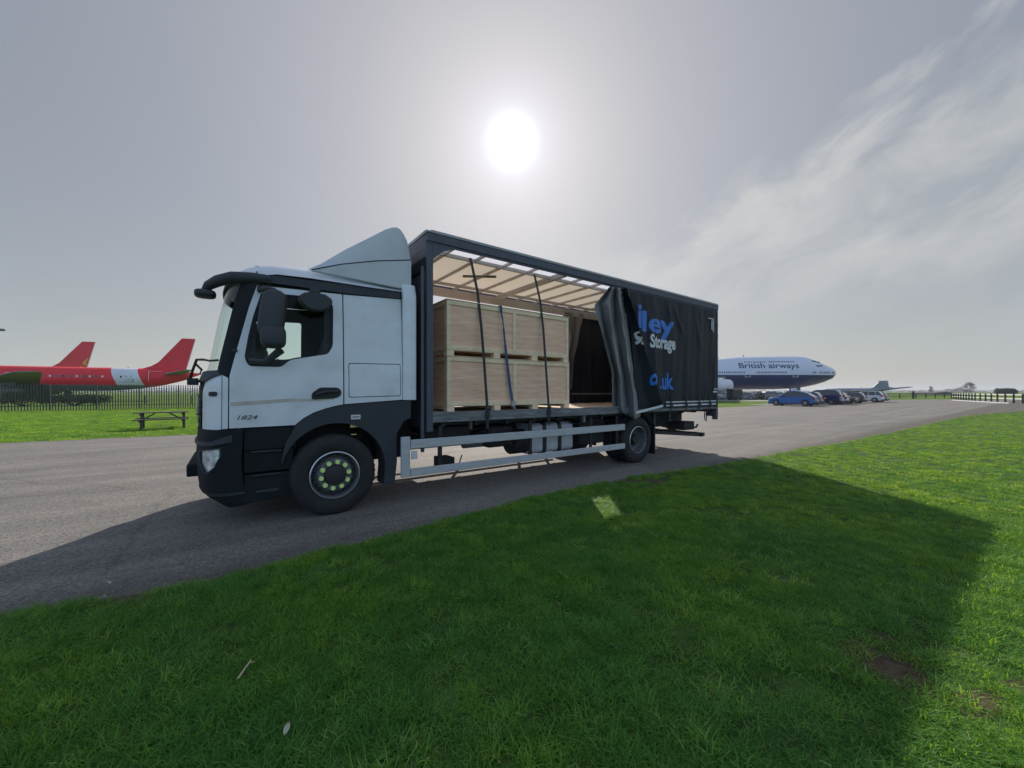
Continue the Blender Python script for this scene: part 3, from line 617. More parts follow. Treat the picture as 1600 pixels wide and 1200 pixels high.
for s in (1, -1):
    mp = lambda u, v, d, s=s: (u, (.075+d) if s > 0 else 2*YC-.075-d, v)
    panel('wheel_arch', inner+outer, mp, .05, M_archp, TR, step=.09)
    mg = MB(); prof = arcpts(R0, radians(28), radians(-8), 6)+[(.64, .29), (.80, .29), (.835, .60), (.83, 1.0), (.92, 1.17), (.80, 1.18)]
    y0, y1 = sorted((.09 if s > 0 else 2*YC-.09, .42 if s > 0 else 2*YC-.42)); mg.prism(prof, y0, y1); mg.build('mudguard', M_archp, TR, bevel=.012)
    lin = MB(); ap = arcpts(R0+.01, radians(200), radians(5), 24); y2 = .9 if s > 0 else 2*YC-.9; y3 = .12 if s > 0 else 2*YC-.12
    lin.add([(x, y, z) for x, z in ap for y in (y3, y2)], [(2*i, 2*i+1, 2*i+3, 2*i+2) for i in range(len(ap)-1)]); lin.build('arch_liner', M_chassis, TR, True)
b = MB(); b.box(.20, .32, .058, .074, 1.23, 1.29); st = b.build('arch_sticker', M_cwhite, TR)
b = MB(); b.box(.215, .305, .055, .0575, 1.255, 1.268); b.build('sticker_print', M_text, st)
for bx_ in ((.20, .31, .10, .115, 1.12, 1.19), (.21, .28, .10, .115, 1.02, 1.03)): MB().box(*bx_).build('arch_label', M_yel, TR)
# roof
V = []; F = []; st = [(-1.17, 2.97, 2.99), (-1.10, 2.985, 3.09), (-.95, 3.01, 3.19), (-.7, 3.035, 3.27), (-.3, 3.05, 3.30), (.1, 3.05, 3.30), (.5, 3.05, 3.28), (.95, 3.055, 3.22), (1.06, 3.05, 3.18)]
ny = 22
for k, (t, hs, hc) in enumerate(st):
    ts, tc_, yo, n_ = lerp_tab(CAB, 2.99)
    for j in range(ny+1):
        f = -1+2*j/ny; yo_ = .145 if k > 2 else .145+(.05, .03, .01)[k]
        y = YC+(YC-yo_)*f; tt = t if k > 3 else t+(.34, .30, .20, .06)[k]*abs(f)**4
        V.append((tt, y, hs+(hc-hs)*(1-abs(f)**5)))
for k in range(len(st)-1):
    for j in range(ny): F.append((k*(ny+1)+j, k*(ny+1)+j+1, (k+1)*(ny+1)+j+1, (k+1)*(ny+1)+j))
mesh_obj('roof', V, F, M_white, TR, True, 50)
b = MB(); b.box(-.86, -.80, .40, .52, 3.10, 3.175); b.build('roof_marker_lamp', M_lens, TR, bevel=.01)
full((cabs, cabf), [(ut(CAB, -.97, 2.98), 2.98), (ut(CAB, -1.0, 2.90), 2.90), (-SC_, 2.92), (-SC_, 3.0)], 'screen_header', .03, M_blackp, -.012)
def blob(name, c, r, m, parent, n=2.6, rot=None, seg=20, rings=14):
    V = []; F = []
    def sp(x, e): return math.copysign(abs(x)**(2/e), x)
    for i in range(rings+1):
        ph = -pi/2+pi*i/rings
        for k in range(seg):
            th = 2*pi*k/seg; v = Vector((r[0]*sp(cos(ph), n)*sp(cos(th), n), r[1]*sp(cos(ph), n)*sp(sin(th), n), r[2]*sp(sin(ph), n)))
            if rot: v = rot @ v
            V.append(v+Vector(c))
    for i in range(rings):
        for k in range(seg): F.append((i*seg+k, i*seg+(k+1) % seg, (i+1)*seg+(k+1) % seg, (i+1)*seg+k))
    return mesh_obj(name, V, F, m, parent, True, 60)
b = MB(); P_ = [(-.70, .19, 2.975), (-.9, .20, 2.965), (-1.08, .25, 2.95), (-1.22, .34, 2.905), (-1.31, .44, 2.86), (-1.35, .5, 2.80)]
b.tube(P_, [.05, .062, .068, .066, .055, .04], 12); arm = b.build('front_mirror_arm', M_archp, TR, True, 60)
blob('front_mirror', (-1.345, .46, 2.755), (.105, .12, .048), M_mirror, TR, 3.2)
# wipers and their bracket at the screen foot
b = MB(); b.tube([(-1.36, .48, 1.98), (-1.43, .55, 1.98), (-1.47, .62, 1.86), (-1.50, .66, 1.74)], .016, 6); b.tube([(-1.36, .48, 1.98), (-1.30, .35, 1.96), (-1.22, .25, 1.965)], .013, 6)
b.tube([(-1.44, .6, 1.93), (-1.38, .5, 1.86), (-1.40, .5, 1.80)], .013, 6); b.box(-1.515, -1.42, .50, .72, 1.68, 1.76); b.build('wiper_arm', M_gasket, TR, True)
# roof spoiler
st = [(-.36, .52, 3.19, 3.20), (-.1, .40, 3.19, 3.36), (.2, .30, 3.17, 3.595), (.5, .24, 3.16, 3.805), (.72, .20, 3.15, 3.965), (.82, .19, 3.15, 4.015), (.885, .19, 3.15, 4.03), (.94, .19, 3.15, 4.01), (.99, .19, 3.14, 3.95), (1.03, .18, 3.12, 3.87), (1.065, .18, 3.12, 3.76), (1.075, .18, 3.12, 3.14)]
V = []; F = []; m_ = 26
for t, yo, h0, h1 in st:
    for j in range(m_+1):
        f = -1+2*j/m_; a = abs(f); yy = YC+(YC-yo)*math.copysign(min(1, a*1.12), f)
        hh = h1-(h1-h0)*max(0, (a-.90)/.10)**0.9 if a > .90 else h1-.015*(a/.9)**3
        V.append((t, yy, hh))
for k in range(len(st)-1):
    for j in range(m_): F.append((k*(m_+1)+j, k*(m_+1)+j+1, (k+1)*(m_+1)+j+1, (k+1)*(m_+1)+j))
F.append(tuple((len(st)-1)*(m_+1)+j for j in range(m_+1)))
sp = mesh_obj('roof_spoiler', V, F, M_defl, TR, True, 38)
for s in (1, -1):
    # stepped lower cheek of the spoiler, its joint showing as a dark line
    pl = [(-.26, 3.155), (1.07, 3.10), (1.07, 3.545), (.55, 3.43), (.1, 3.30)]
    b = MB(); y0, y1 = sorted((.155 if s > 0 else 2*YC-.155, .215 if s > 0 else 2*YC-.215)); b.prism(pl, y0, y1); b.build('spoiler_cheek', M_defl, sp, bevel=.008)
    b = MB(); pts = [(-.26, 3.165), (.1, 3.305), (.55, 3.437), (1.07, 3.552)]; yy = .165 if s > 0 else 2*YC-.165
    for p, q in zip(pts, pts[1:]): b.beam((p[0], yy, p[1]), (q[0], yy, q[1]), .03, .009)
    b.build('spoiler_joint', M_gasket, sp)
# cab interior
b = MB(); b.box(1.02, 1.06, .15, 2.40, 1.3, 3.15); b.box(-1.15, 1.03, .25, 2.30, 1.28, 1.32); b.build('cab_back_wall', M_trim, TR)
HL = conv(CAB, [(-1.05, 1.35), (.95, 1.45), (.95, 2.98), (-.78, 2.98), (-.87, 2.75), (-.99, 2.2)])
for P in (cabs, cabf): panel('inner_trim', HL, P, .01, M_trim, TR, [conv(CAB, rounded([(-.78, 2.77), (-.10, 2.80), (-.10, 2.2), (-.13, 2.08), (-.55, 2.0), (-.85, 1.99), (-.87, 2.2), (-.84, 2.5)], .04))], d0=.07)
b = MB(); b.box(-.85, 1.02, .25, 2.30, 3.04, 3.06); b.build('headlining', M_trim, TR)
b = MB(); b.prism([(-1.30, 1.35), (-1.26, 1.84), (-1.08, 1.93), (-.85, 1.90), (-.78, 1.72), (-.80, 1.35)], .28, 2.27); b.build('dashboard', M_trim, TR, bevel=.02)
for yc in (.55, 1.95):
    st_ = MB(); st_.box(-.45, .12, yc-.25, yc+.25, 1.55, 1.78); st_.prism([(.02, 1.7), (.16, 1.7), (.30, 2.5), (.20, 2.52)], yc-.24, yc+.24); st_.prism([(.19, 2.5), (.29, 2.5), (.31, 2.72), (.23, 2.73)], yc-.13, yc+.13); st_.box(-.3, .1, yc-.15, yc+.15, 1.32, 1.56)
    st_.build('seat', M_trim, TR, bevel=.03)
b = MB(); b.lathe([(.22, -.015), (.235, 0), (.22, .015), (.205, 0)], (0, 0, 0), 'z', 24, True); b.beam((-.2, 0, 0), (.2, 0, 0), .04, .02); sw = b.build('steering_wheel', M_trim, TR, True); sw.location = (-.66, 1.95, 2.0); sw.rotation_euler = (0, radians(-35), 0)
# door furniture
panel('door_handle', conv(CAB, rounded([(-.265, 1.50), (.02, 1.515), (.085, 1.55), (.085, 1.62), (.04, 1.655), (-.17, 1.655), (-.265, 1.58)], .03), 1), cabs, .02, M_gasket, TR, d0=-.012)
b = MB(); b.tube([(-.22, .085, 1.565), (-.1, .07, 1.60), (.05, .085, 1.605)], .018, 8); b.build('handle_grip', M_archp, TR, True)
blob('grab_bolt', (-1.06, .118, 2.075), (.025, .02, .02), M_archp, TR)
# mirrors
mm = empty('mirror_cluster'); mm.parent = TR
for s in (1, -1):
    Y = (lambda y: y) if s > 0 else (lambda y: 2*YC-y)
    blob('main_mirror', (-.705, Y(-.10), 2.50), (.13, .10, .275), M_mirror, TR, 4.2, Matrix.Rotation(radians(7), 3, 'Y') @ Matrix.Rotation(radians(-18*s), 3, 'Z'))
    blob('wide_mirror', (-.70, Y(-.13), 2.235), (.13, .10, .135), M_mirror, TR, 3.4, Matrix.Rotation(radians(-10*s), 3, 'Z'))
    b = MB(); b.tube([(-.83, Y(.12), 2.80), (-.74, Y(.02), 2.825), (-.62, Y(-.06), 2.76)], .028, 8); b.build('mirror_arm', M_mirror, TR, True); b = MB(); b.tube([(-.92, Y(.10), 1.965), (-.76, Y(.03), 1.955), (-.62, Y(-.08), 2.09)], [.04, .04, .05], 8); b.build('mirror_arm', M_mirror, TR, True)
    b = MB(); b.box(-.85, -.66, *sorted((Y(.115), Y(.07))), 2.80, 2.855); b.build('mirror_foot', M_mirror, TR, bevel=.012)
bpy.data.objects.remove(mm)
# kerb mirror over the window
b = MB(); prof = [(-.43, 2.735), (-.42, 2.78), (-.36, 2.82), (-.25, 2.835), (-.13, 2.825), (-.06, 2.78), (-.045, 2.735), (-.08, 2.67), (-.15, 2.62), (-.24, 2.60), (-.33, 2.62), (-.40, 2.68)]
b.prism(prof, -.06, .08); b.build('kerb_mirror', M_mirror, TR, bevel=.025)
b = MB(); b.box(-.30, -.18, -.02, .14, 2.835, 2.90); b.build('kerb_mirror_bracket', M_mirror, TR, bevel=.012)
# badge and number
def text_mesh(txt, size, width, bold=0.0, shear=0.0):
    c = bpy.data.curves.new('txt', 'FONT'); c.body = txt; c.size = size; c.offset = bold; c.shear = shear; c.resolution_u = 3
    o = bpy.data.objects.new('txt', c); COL.objects.link(o); bpy.context.view_layer.update()
    me = bpy.data.meshes.new_from_object(o.evaluated_get(bpy.context.evaluated_depsgraph_get())); bpy.data.objects.remove(o)
    bm = bmesh.new(); bm.from_mesh(me); bmesh.ops.triangulate(bm, faces=bm.faces)
    x0 = min(v.co.x for v in bm.verts); x1 = max(v.co.x for v in bm.verts); k = width/(x1-x0) if width else 1
    vs = [((v.co.x-x0)*k, v.co.y) for v in bm.verts]; fs = [tuple(v.index for v in f.verts) for f in bm.faces]; bm.free()
    return vs, fs
def put_text(name, txt, size, width, mp, m, parent, bold=0.0, shear=0.0, sub=0):
    vs, fs = text_mesh(txt, size, width, bold, shear)
    if sub:
        bm = bmesh.new(); bv = [bm.verts.new((x, y, 0)) for x, y in vs]
        for f in fs:
            try: bm.faces.new([bv[i] for i in f])
            except ValueError: pass
        for _ in range(6):
            es = [e for e in bm.edges if e.calc_length() > sub]
            if not es: break
            bmesh.ops.subdivide_edges(bm, edges=es, cuts=1); bmesh.ops.triangulate(bm, faces=bm.faces)
        bm.verts.index_update(); vs = [(v.co.x, v.co.y) for v in bm.verts]; fs = [tuple(v.index for v in f.verts) for f in bm.faces]; bm.free()
    return mesh_obj(name, [mp(x, y) for x, y in vs], fs, m, parent)
put_text('cab_number', '1824', .080, .20, lambda x, y: (-1.04+x, .106, 1.275+y*.9), M_text, TR, .0, .3)

# wheels
def wheel(name, t, y, front, s):
    w = empty(name, (t, y, .52)); w.parent = TR; w.rotation_euler = (0, 0, 0 if s > 0 else pi)
    def tyre(y0):
        b = MB(); b.lathe([(.30, y0+.03), (.33, y0+.005), (.40, y0-.004), (.47, y0+.004), (.505, y0+.03), (.52, y0+.06), (.522, y0+.10), (.514, y0+.105), (.514, y0+.115), (.522, y0+.12), (.522, y0+.18), (.514, y0+.185), (.514, y0+.195), (.522, y0+.20), (.52, y0+.24), (.505, y0+.27), (.47, y0+.295), (.40, y0+.30), (.30, y0+.27)], n=48)
        for k in range(48):                                            # shoulder blocks
            a = 2*pi*k/48; c, s_ = cos(a), sin(a); r = .520
            b.beam((r*c, y0+.052, r*s_), (r*c, y0+.10, r*s_), .030, .006, (c, 0, s_))
        return b.build('tyre', M_tyre, w, True, 40)
    tyre(0)
    if not front: tyre(.33)
    b = MB(); b.lathe([(.285, .275), (.285, .05), (.293, .03), (.300, .015), (.303, .005), (.296, .0), (.288, .006), (.278, .03), (.270, .10)]+([(.255, .12), (.215, .045), (.20, .035), (.10, .035)] if front else [(.262, .16), (.235, .185), (.20, .19), (.10, .19)]), n=40)
    b.build('rim', M_rim, w, True, 50)
    e = MB(); e.lathe([(.294, -.004), (.300, -.001), (.3065, .004), (.304, .012)], n=56); e.build('rim_edge', M_rimpale, w, True)
    yf = .035 if front else .19
    if front:
        for k in range(10):                                            # hand holes round the disc
            b = MB(); a = 2*pi*(k+.5)/10; b.lathe([(0, .058), (.03, .06), (.034, .075)], (.236*cos(a), 0, .236*sin(a)), 'y', 12)
            b.build('hand_hole', M_hub, w, True)
        b = MB(); b.lathe([(.215, .048), (.205, .025), (.18, .018), (.175, .03), (.13, .028)], n=40); b.build('wheel_disc_step', M_rim, w, True)
    for k in range(10):
        a = 2*pi*k/10+.15; c = (.168*cos(a), 0, .168*sin(a))
        b = MB(); b.lathe([(.019, yf), (.019, yf-.03), (.013, yf-.036), (0, yf-.036)], c, 'y', 6); b.build('wheel_nut', M_lime if front else M_rim, w, True)
        if front:
            c2 = (.168*cos(a+.15), yf-.012, .168*sin(a+.15)); b = MB(); b.lathe([(.0, yf-.040), (.028, yf-.040), (.031, yf-.028), (.029, yf-.006)], c, 'y', 12); b.beam((c[0]*1.0, yf-.016, c[2]), (.175*cos(a+.16), yf-.016, .175*sin(a+.16)), .022, .008, (0, 1, 0)); b.build('nut_pointer', M_lime, w, True)
    b = MB(); b.lathe([(.135, yf+.0), (.132, yf-.03), (.12, yf-.05), (.115, yf-.055), (.06, yf-.062), (0, yf-.064)] if front else [(.13, .20), (.125, .10), (.11, .06), (.10, .05), (.07, .05), (0, .05)], n=32)
    for k in range(8):
        a = 2*pi*k/8; b.lathe([(.009, yf-.05 if front else .052), (.009, yf-.062 if front else .044), (0, yf-.062 if front else .044)], (.09*cos(a), 0, .09*sin(a)), 'y', 6)
    b.build('hub_cap', M_hub, w, True)
    return w
wheel('front_wheel', 0, .03, True, 1); wheel('front_wheel', 0, 2.52, True, -1); wheel('rear_wheel', 6.31, .04, False, 1); wheel('rear_wheel', 6.31, 2.51, False, -1)
b = MB(); b.tube([(0, .3, .5), (0, 2.2, .5)], .05, 10); b.tube([(6.31, .3, .52), (6.31, 2.2, .52)], .07, 10); b.lathe([(.0, -.2), (.2, -.12), (.22, 0), (.2, .12), (0, .2)], (6.31, YC, .54), 'y', 16); b.build('axle', M_chassis, TR, True)

# chassis and things hung below the body
b = MB()
for y in (.82, 1.72): b.box(-.95, 9.3, y-.04, y+.04, .80, 1.06)
for x in (1.3, 2.3, 3.4, 4.5, 5.5, 7.0, 8.2, 9.2): b.box(x, x+.08, .84, 1.70, .84, 1.02)
b.build('chassis_rail', M_chassis, TR, bevel=.01)
b = MB()
for k in range(14):
    x = 1.5+k*.6; b.box(x, x+.07, .06, 2.49, 1.06, 1.14)
b.box(1.27, 9.72, .12, 2.43, 1.08, 1.137); b.build('cross_bearer', M_chassis, TR)
for bx_ in ((1.32, 2.15, .30, .85, .84, 1.04), (4.75, 5.5, .32, .9, .50, 1.04), (1.3, 2.3, 1.72, 2.4, .80, 1.04)): MB().box(*bx_).build('battery_box', M_chassis, TR, bevel=.03)
b = MB(); b.box(2.50, 3.05, .30, .80, .62, 1.0); b.build('air_tank_box', M_chassis, TR, bevel=.06)
b = MB(); b.tube([(3.08, .50, .66), (3.42, .50, .66)], .22, 20); b.build('reservoir', M_chassis, TR, True, bevel=.02)
b = MB(); b.box(.40, 1.25, .7, 1.9, .55, 1.2); b.box(-.9, .4, .6, 1.95, .6, 1.3); b.build('engine_block', M_chassis, TR, bevel=.05)
tk = MB(); tk.prism(rounded([(.30, .42), (.86, .42), (.86, 1.0), (.30, 1.0)], .12, 6), 3.45, 4.52, 'x'); tank = tk.build('fuel_tank', M_tank, TR, True, 30)
for x in (3.73, 4.12):
    q = MB(); q.prism(rounded([(.285, .405), (.875, .405), (.875, 1.02), (.285, 1.02)], .13, 6), x, x+.085, 'x'); q.build('tank_strap', M_hub, tank, True, 30)
b = MB(); b.box(1.72, 1.95, .48, .8, .30, .50); b.tube([(1.62, .5, .50), (1.70, .45, .33), (2.0, .45, .33), (2.1, .5, .52)], .012, 5); b.build('valve_bracket', M_chassis, TR)
# hoses, cables and clips slung along the chassis
rnd = random.Random(8)
for k, (y, z, x0, x1) in enumerate([(.40, .98, 1.1, 3.0), (.36, .93, 1.2, 2.6), (.52, .90, 1.4, 5.6), (.30, 1.0, 4.4, 6.2), (.46, .78, 2.1, 3.2), (.60, .74, 4.5, 6.0)]):
    n = 9; MB().tube([(x0+(x1-x0)*i/n, y+.02*sin(i*2.1+k), z-.07*abs(sin(pi*i/3+k))) for i in range(n+1)], .014, 6).build('hose', M_gasket, TR, True)
for x in (1.6, 2.2, 2.9, 4.6, 5.2, 5.7, 7.3, 7.9, 8.6):
    MB().box(x, x+.05, .72, .779, .74+rnd.uniform(0, .06), 1.0).build('frame_bracket', M_steel, TR, bevel=.005)
MB().tube([(2.15, .55, .72), (2.75, .55, .72)], .10, 16).build('silencer', M_steel, TR, True)
# side guard
for s in (1, -1):
    Y = (lambda y: y) if s > 0 else (lambda y: 2*YC-y)
    a = MB(); a.box(1.0, 5.80, *sorted((Y(.0), Y(.035))), .775, .905); a.build('side_guard_rail', M_alu, TR, bevel=.008)
    a = MB(); a.box(1.0, 5.80, *sorted((Y(.0), Y(.035))), .375, .49); a.build('side_guard_rail', M_alu, TR, bevel=.008)
    a = MB(); a.box(.86, .995, *sorted((Y(-.005), Y(.04))), .375, .955); a.build('side_guard_post', M_alu, TR, bevel=.012)
    for x in (1.45, 3.2, 4.75, 5.55):
        a = MB(); a.box(x, x+.06, *sorted((Y(.036), Y(.07))), .40, 1.08); a.build('guard_bracket', M_chassis, TR)
b = MB(); b.box(1.02, 1.10, -.002, .03, .62, .74); b.build('guard_sticker', M_cwhite, TR)
for x in (1.98, 4.55):
    b = MB(); b.box(x, x+.05, .02, .06, 1.0, 1.135); b.build('body_bracket', M_brown if x < 2 else M_steel, TR)
# tail: underrun bar, hitch, rear mudguard
b = MB(); ap = arcpts(.60, radians(20), radians(160), 14, 6.31, .52)
b.add([(x, y, z) for x, z in ap for y in (.06, .70)], [(2*i, 2*i+1, 2*i+3, 2*i+2) for i in range(len(ap)-1)]); b.build('rear_mudguard', M_archp, TR, True)
for y in (.05, 1.87): MB().box(6.93, 6.96, y, y+.63, .14, .85).build('mud_flap', M_hub, TR)
b = MB(); b.box(9.18, 9.30, .12, 2.43, .40, .50); b.box(7.5, 9.3, .80, .92, .66, .80); b.box(7.5, 9.3, 1.6, 1.72, .66, .80); b.beam((8.4, .86, .75), (9.24, .86, .42), .08, .08); b.beam((8.4, 1.66, .75), (9.24, 1.66, .42), .08, .08)
b.beam((7.2, .2, .62), (9.3, .2, .42), .05, .08); b.build('underrun_bar', M_chassis, TR, bevel=.01)
b = MB(); b.box(9.25, 9.6, 1.15, 1.4, .55, .78); b.tube([(9.3, .5, .62), (9.55, .5, .60), (9.62, .5, .68)], .03, 8); b.lathe([(.05, -.02), (.07, 0), (.05, .02)], (9.62, 1.27, .68), 'y', 12, True); b.box(8.6, 9.1, .3, .7, .58, .80); b.build('tow_coupling', M_chassis, TR, bevel=.01)
b = MB(); b.tube([(9.35, .15, 1.05), (9.33, .14, .86), (9.40, .14, .80), (9.45, .15, .90), (9.42, .15, 1.0)], .014, 6); b.tube([(9.66, .1, 1.0), (9.68, .1, .88), (9.74, .1, .86)], .014, 6); b.build('hanging_cable', M_gasket, TR, True)
b = MB(); b.box(9.775, 9.80, .05, .35, .92, 1.12); b.build('rear_lamp_box', M_frame, TR, bevel=.01); MB().box(9.775, 9.80, 2.2, 2.5, .92, 1.12).build('rear_lamp_box', M_frame, TR, bevel=.01)

# ------------------------------------------------------------------ body: frame, roof, curtains
T0, T1 = 1.25, 9.77
b = MB(); b.box(T0+.055, T1-.065, .10, 2.45, 1.145, 1.275); b.build('load_floor', M_floor, TR)
for y0, y1 in ((-.005, .095), (2.455, 2.555)):
    b = MB(); b.box(T0+.09, T1-.09, y0, y1, 1.135, 1.285); b.build('floor_side_rail', M_steel, TR, bevel=.006)
for t0, t1 in ((T0, T0+.10), (T1-.10, T1)):
    for s in (1, -1):
        y0, y1 = (.0, .12) if s > 0 else (2.43, 2.55)
        b = MB(); b.box(t0, t1, y0-.002*s, y1, 1.0 if t0 < 2 else .84, 3.80); b.build('corner_post', M_frame, TR, bevel=.012)
b = MB(); b.box(T0+.005, T0+.05, .125, 2.425, 1.05, 3.90); b.build('bulkhead', M_frame, TR)
b = MB(); b.box(T0-.02, T0+.004, .05, 2.5, 3.42, 3.60); b.build('bulkhead_panel', M_blackp, TR)
b = MB(); b.tube([(T0-.05, .05, 1.0), (T0-.05, .05, 3.45)], .025, 8); b.tube([(T0-.03, .10, .70), (T0-.03, .10, 1.2)], .03, 8); b.build('front_pipe', M_frame, TR, True)
b = MB(); b.box(T1-.06, T1-.012, .125, 2.425, 1.15, 3.72); b.build('rear_door', M_curtain, TR)
for s in (1, -1):
    Y = (lambda y: y) if s > 0 else (lambda y: 2*YC-y)
    b = MB(); b.box(T0, T1, *sorted((Y(-.012), Y(.05))), 3.832, 3.955); b.box(T0, T1, *sorted((Y(.0), Y(.04))), 3.80, 3.830); b.build('cant_rail', M_frame, TR, bevel=.01)
    b = MB(); b.box(T0+.1, T1-.1, *sorted((Y(.46), Y(.50))), 3.835, 3.893); b.build('inner_roof_rail', M_bow, TR, bevel=.005)
b = MB(); b.box(T0+.1, T1-.1, 2.38, 2.44, 3.68, 3.86); b.build('far_cant_rail', M_bow, TR, bevel=.006)
b = MB(); b.prism([(-.02, 3.958), (2.57, 3.958), (2.57, 3.985), (2.5, 4.005), (.05, 4.005), (-.02, 3.985)], T0-.01, T0+.06, 'x'); b.prism([(-.02, 3.958), (2.57, 3.958), (2.57, 3.985), (2.5, 4.005), (.05, 4.005), (-.02, 3.985)], T1-.06, T1+.01, 'x')
b.box(T0+.06, T1-.06, -.02, .03, 3.958, 4.002); b.box(T0+.06, T1-.06, 2.52, 2.57, 3.958, 4.002); b.build('roof_cap', M_cap, TR, bevel=.006)
b = MB(); b.box(T0+.002, T0+.08, .052, 2.498, 3.74, 3.955); b.box(T1-.08, T1, .052, 2.498, 3.72, 3.955); b.build('roof_header', M_frame, TR, bevel=.008)
# arched corner brackets inside the opening
for t0, d in ((T0+.10, 1), (T1-.10, -1)):
    b = MB(); pl = [(t0, 3.80), (t0+.36*d, 3.80), (t0+.26*d, 3.775), (t0+.13*d, 3.70), (t0+.04*d, 3.61), (t0, 3.58)]; b.prism(pl, .0, .06); b.build('corner_bracket', M_frame, TR)
b = MB(); b.box(T0+.06, T1-.06, .482, 2.38, 3.90, 3.915); b.build('roof_sheet', M_roofcloth, TR)
b = MB(); b.box(T0+.06, T1-.06, .052, .478, 3.905, 3.92); b.build('roof_edge_sheet', M_roofpale, TR)
k = 0; t = T0+.5
while t < T1-.3:
    b = MB(); thick = (k == 4); b.box(t, t+(.08 if thick else .032), .055, 2.42, 3.80 if thick else 3.845, 3.895); b.build('roof_bow', M_bow, TR, bevel=.004); t += .575; k += 1
b = MB(); b.beam((2.55, 1.3, 3.84), (3.1, .95, 3.84), .04, .04); b.build('roof_brace', M_steel, TR)
# restraint straps hanging from the roof rail to the floor rail
def ribbon(pts, w, th=.004, axis='x'):
    b = MB()
    for p, q in zip(pts, pts[1:]):
        P = Vector(p); Q = Vector(q); n = Vector((0, 1, 0)); b.beam(P, Q, w, th, (0, 1, 0))
    return b
def pix(px, py, yo):
    """point of the truck's side plane shifted yo inwards, from its bearing"""
    a = (px-800)/FPX; X0 = OX-RS*yo; Z0 = OZ+RC*yo; t = (a*Z0-X0)/(RC-a*RS); z = Z0+RS*t
    return (t, yo, CAMH+(612-py)/FPX*z)
for P4 in (((735, 403, .45), (746, 455, .30), (752, 510, .19), (756, 560, .10), (761, 632, -.012)), ((835, 429, .45), (844, 470, .30), (849, 515, .19), (852, 560, .10), (857, 632, -.012))):
    pts = [pix(*q) for q in P4]; x1 = pts[-1][0]
    s_ = ribbon(pts+[(x1+.01, -.016, 1.02)], .050).build('restraint_strap', M_strap, TR)
    for bx_ in ((x1-.035, x1+.035, -.05, -.018, 1.18, 1.34), (x1-.028, x1+.028, -.030, -.022, 1.0, 1.12)): MB().box(*bx_).build('strap_buckle', M_strap, s_, bevel=.006)
# far side curtain, closed over the rear half, seen from inside
def farc(u, v, d): return (u, 2.46+d+.02*sin(u*11)+.012*sin(u*23+v*2), v)
fc = panel('far_curtain', [(6.45, 1.16), (9.66, 1.16), (9.66, 3.86), (6.5, 3.86)], farc, .004, M_curtain, TR, step=.07)
panel('curtain_hem_stripe', [(6.6, 1.52), (9.6, 1.52), (9.6, 1.56), (6.6, 1.56)], lambda u, v, d: (farc(u, v, d)[0], farc(u, v, d)[1]-.012, v), .003, M_curtin, fc, step=.07)
def pleats(name, cols, m, parent, levels=10, sub=5):
    """cols: control lines top to bottom as (x, y, z); a folded sheet spanned between them"""
    def line(c, f):
        x = f*(len(c)-1); i = min(int(x), len(c)-2); g_ = x-i
        p0 = Vector(c[max(i-1, 0)]); p1 = Vector(c[i]); p2 = Vector(c[i+1]); p3 = Vector(c[min(i+2, len(c)-1)])
        return p1.lerp(p2, g_)
    G = []
    for k in range(len(cols)-1):
        for j in range(sub): G.append((k, j/sub))
    G.append((len(cols)-2, 1.0)); V = []; F = []
    for k, s in G:
        for l in range(levels+1):
            f = l/levels; a = line(cols[k], f); bb = line(cols[k+1], f); e = s
            p = a.lerp(bb, s); p.y = a.y+(bb.y-a.y)*e; p.y += .03*noise.noise(Vector((p.x*9, p.z*1.8, 0)))+.028*(.5-abs(noise.noise(Vector((p.x*14+p.z*3, p.z*4, 2)))))+.012*noise.noise(Vector((p.x*30, p.z*12, 2))); V.append(p)
    n = levels+1
    for i in range(len(G)-1):
        for l in range(levels): F.append((i*n+l, i*n+l+1, (i+1)*n+l+1, (i+1)*n+l))
    o = mesh_obj(name, V, F, m, parent, True, 75)
    s_ = o.modifiers.new('thickness', 'SOLIDIFY'); s_.thickness = .004
    return o, V, n
fl = []
for c, yo in (([(880, 487), (882, 520), (882, 545), (884, 600)], 2.40), ([(893, 489), (893, 520), (889, 550), (888, 602)], 2.28), ([(900, 490), (899, 520), (893, 550), (890, 604)], 2.42), ([(912, 491), (904, 530), (897, 560), (893, 608)], 2.32)):
    fl.append([pix(x, y, yo) for x, y in c])
pleats('far_curtain_fold', fl, M_fold, fc)
# near curtain: flat rear part, drawn-back bunch of folds at its front
TC0, TC1 = 6.15, 9.70
def nearc(u, v, d=0.0):
    f = max(0, min(1, (u-TC0)/(TC1-TC0))); w = .012*sin(u*9.5+.9*v)*(1-f*.5)+.005*sin(u*21-1.5*v)
    for (ua, va, ub, vb, wd, am) in ((6.52, 3.7, 6.9, 1.6, .09, -.03), (6.9, 3.6, 6.78, 1.9, .08, -.028), (7.6, 3.65, 8.0, 3.0, .06, -.035), (7.9, 2.3, 7.35, 1.25, .07, -.04), (8.6, 3.5, 8.8, 2.7, .05, -.03), (9.2, 2.0, 8.9, 1.3, .05, -.035), (9.55, 2.6, 9.45, 1.5, .04, -.03), (7.35, 3.68, 7.5, 3.1, .05, -.03)):
        lo, hi = min(va, vb), max(va, vb)
        if lo < v < hi:
            g_ = (v-va)/(vb-va); uc = ua+(ub-ua)*g_; w += am*math.exp(-((u-uc)/wd)**2)*sin(pi*(v-lo)/(hi-lo))**.5
    hold = min(1, (v-1.2)/.25+.25)*min(1, (3.85-v)/.15)
    return (u, -.02+w*max(.1, hold)+d, v)
nc = panel('curtain', [(TC0, 1.22), (9.70, 1.19), (9.70, 3.80), (TC0-.25, 3.80)], nearc, .004, M_curtain, TR, step=.035)
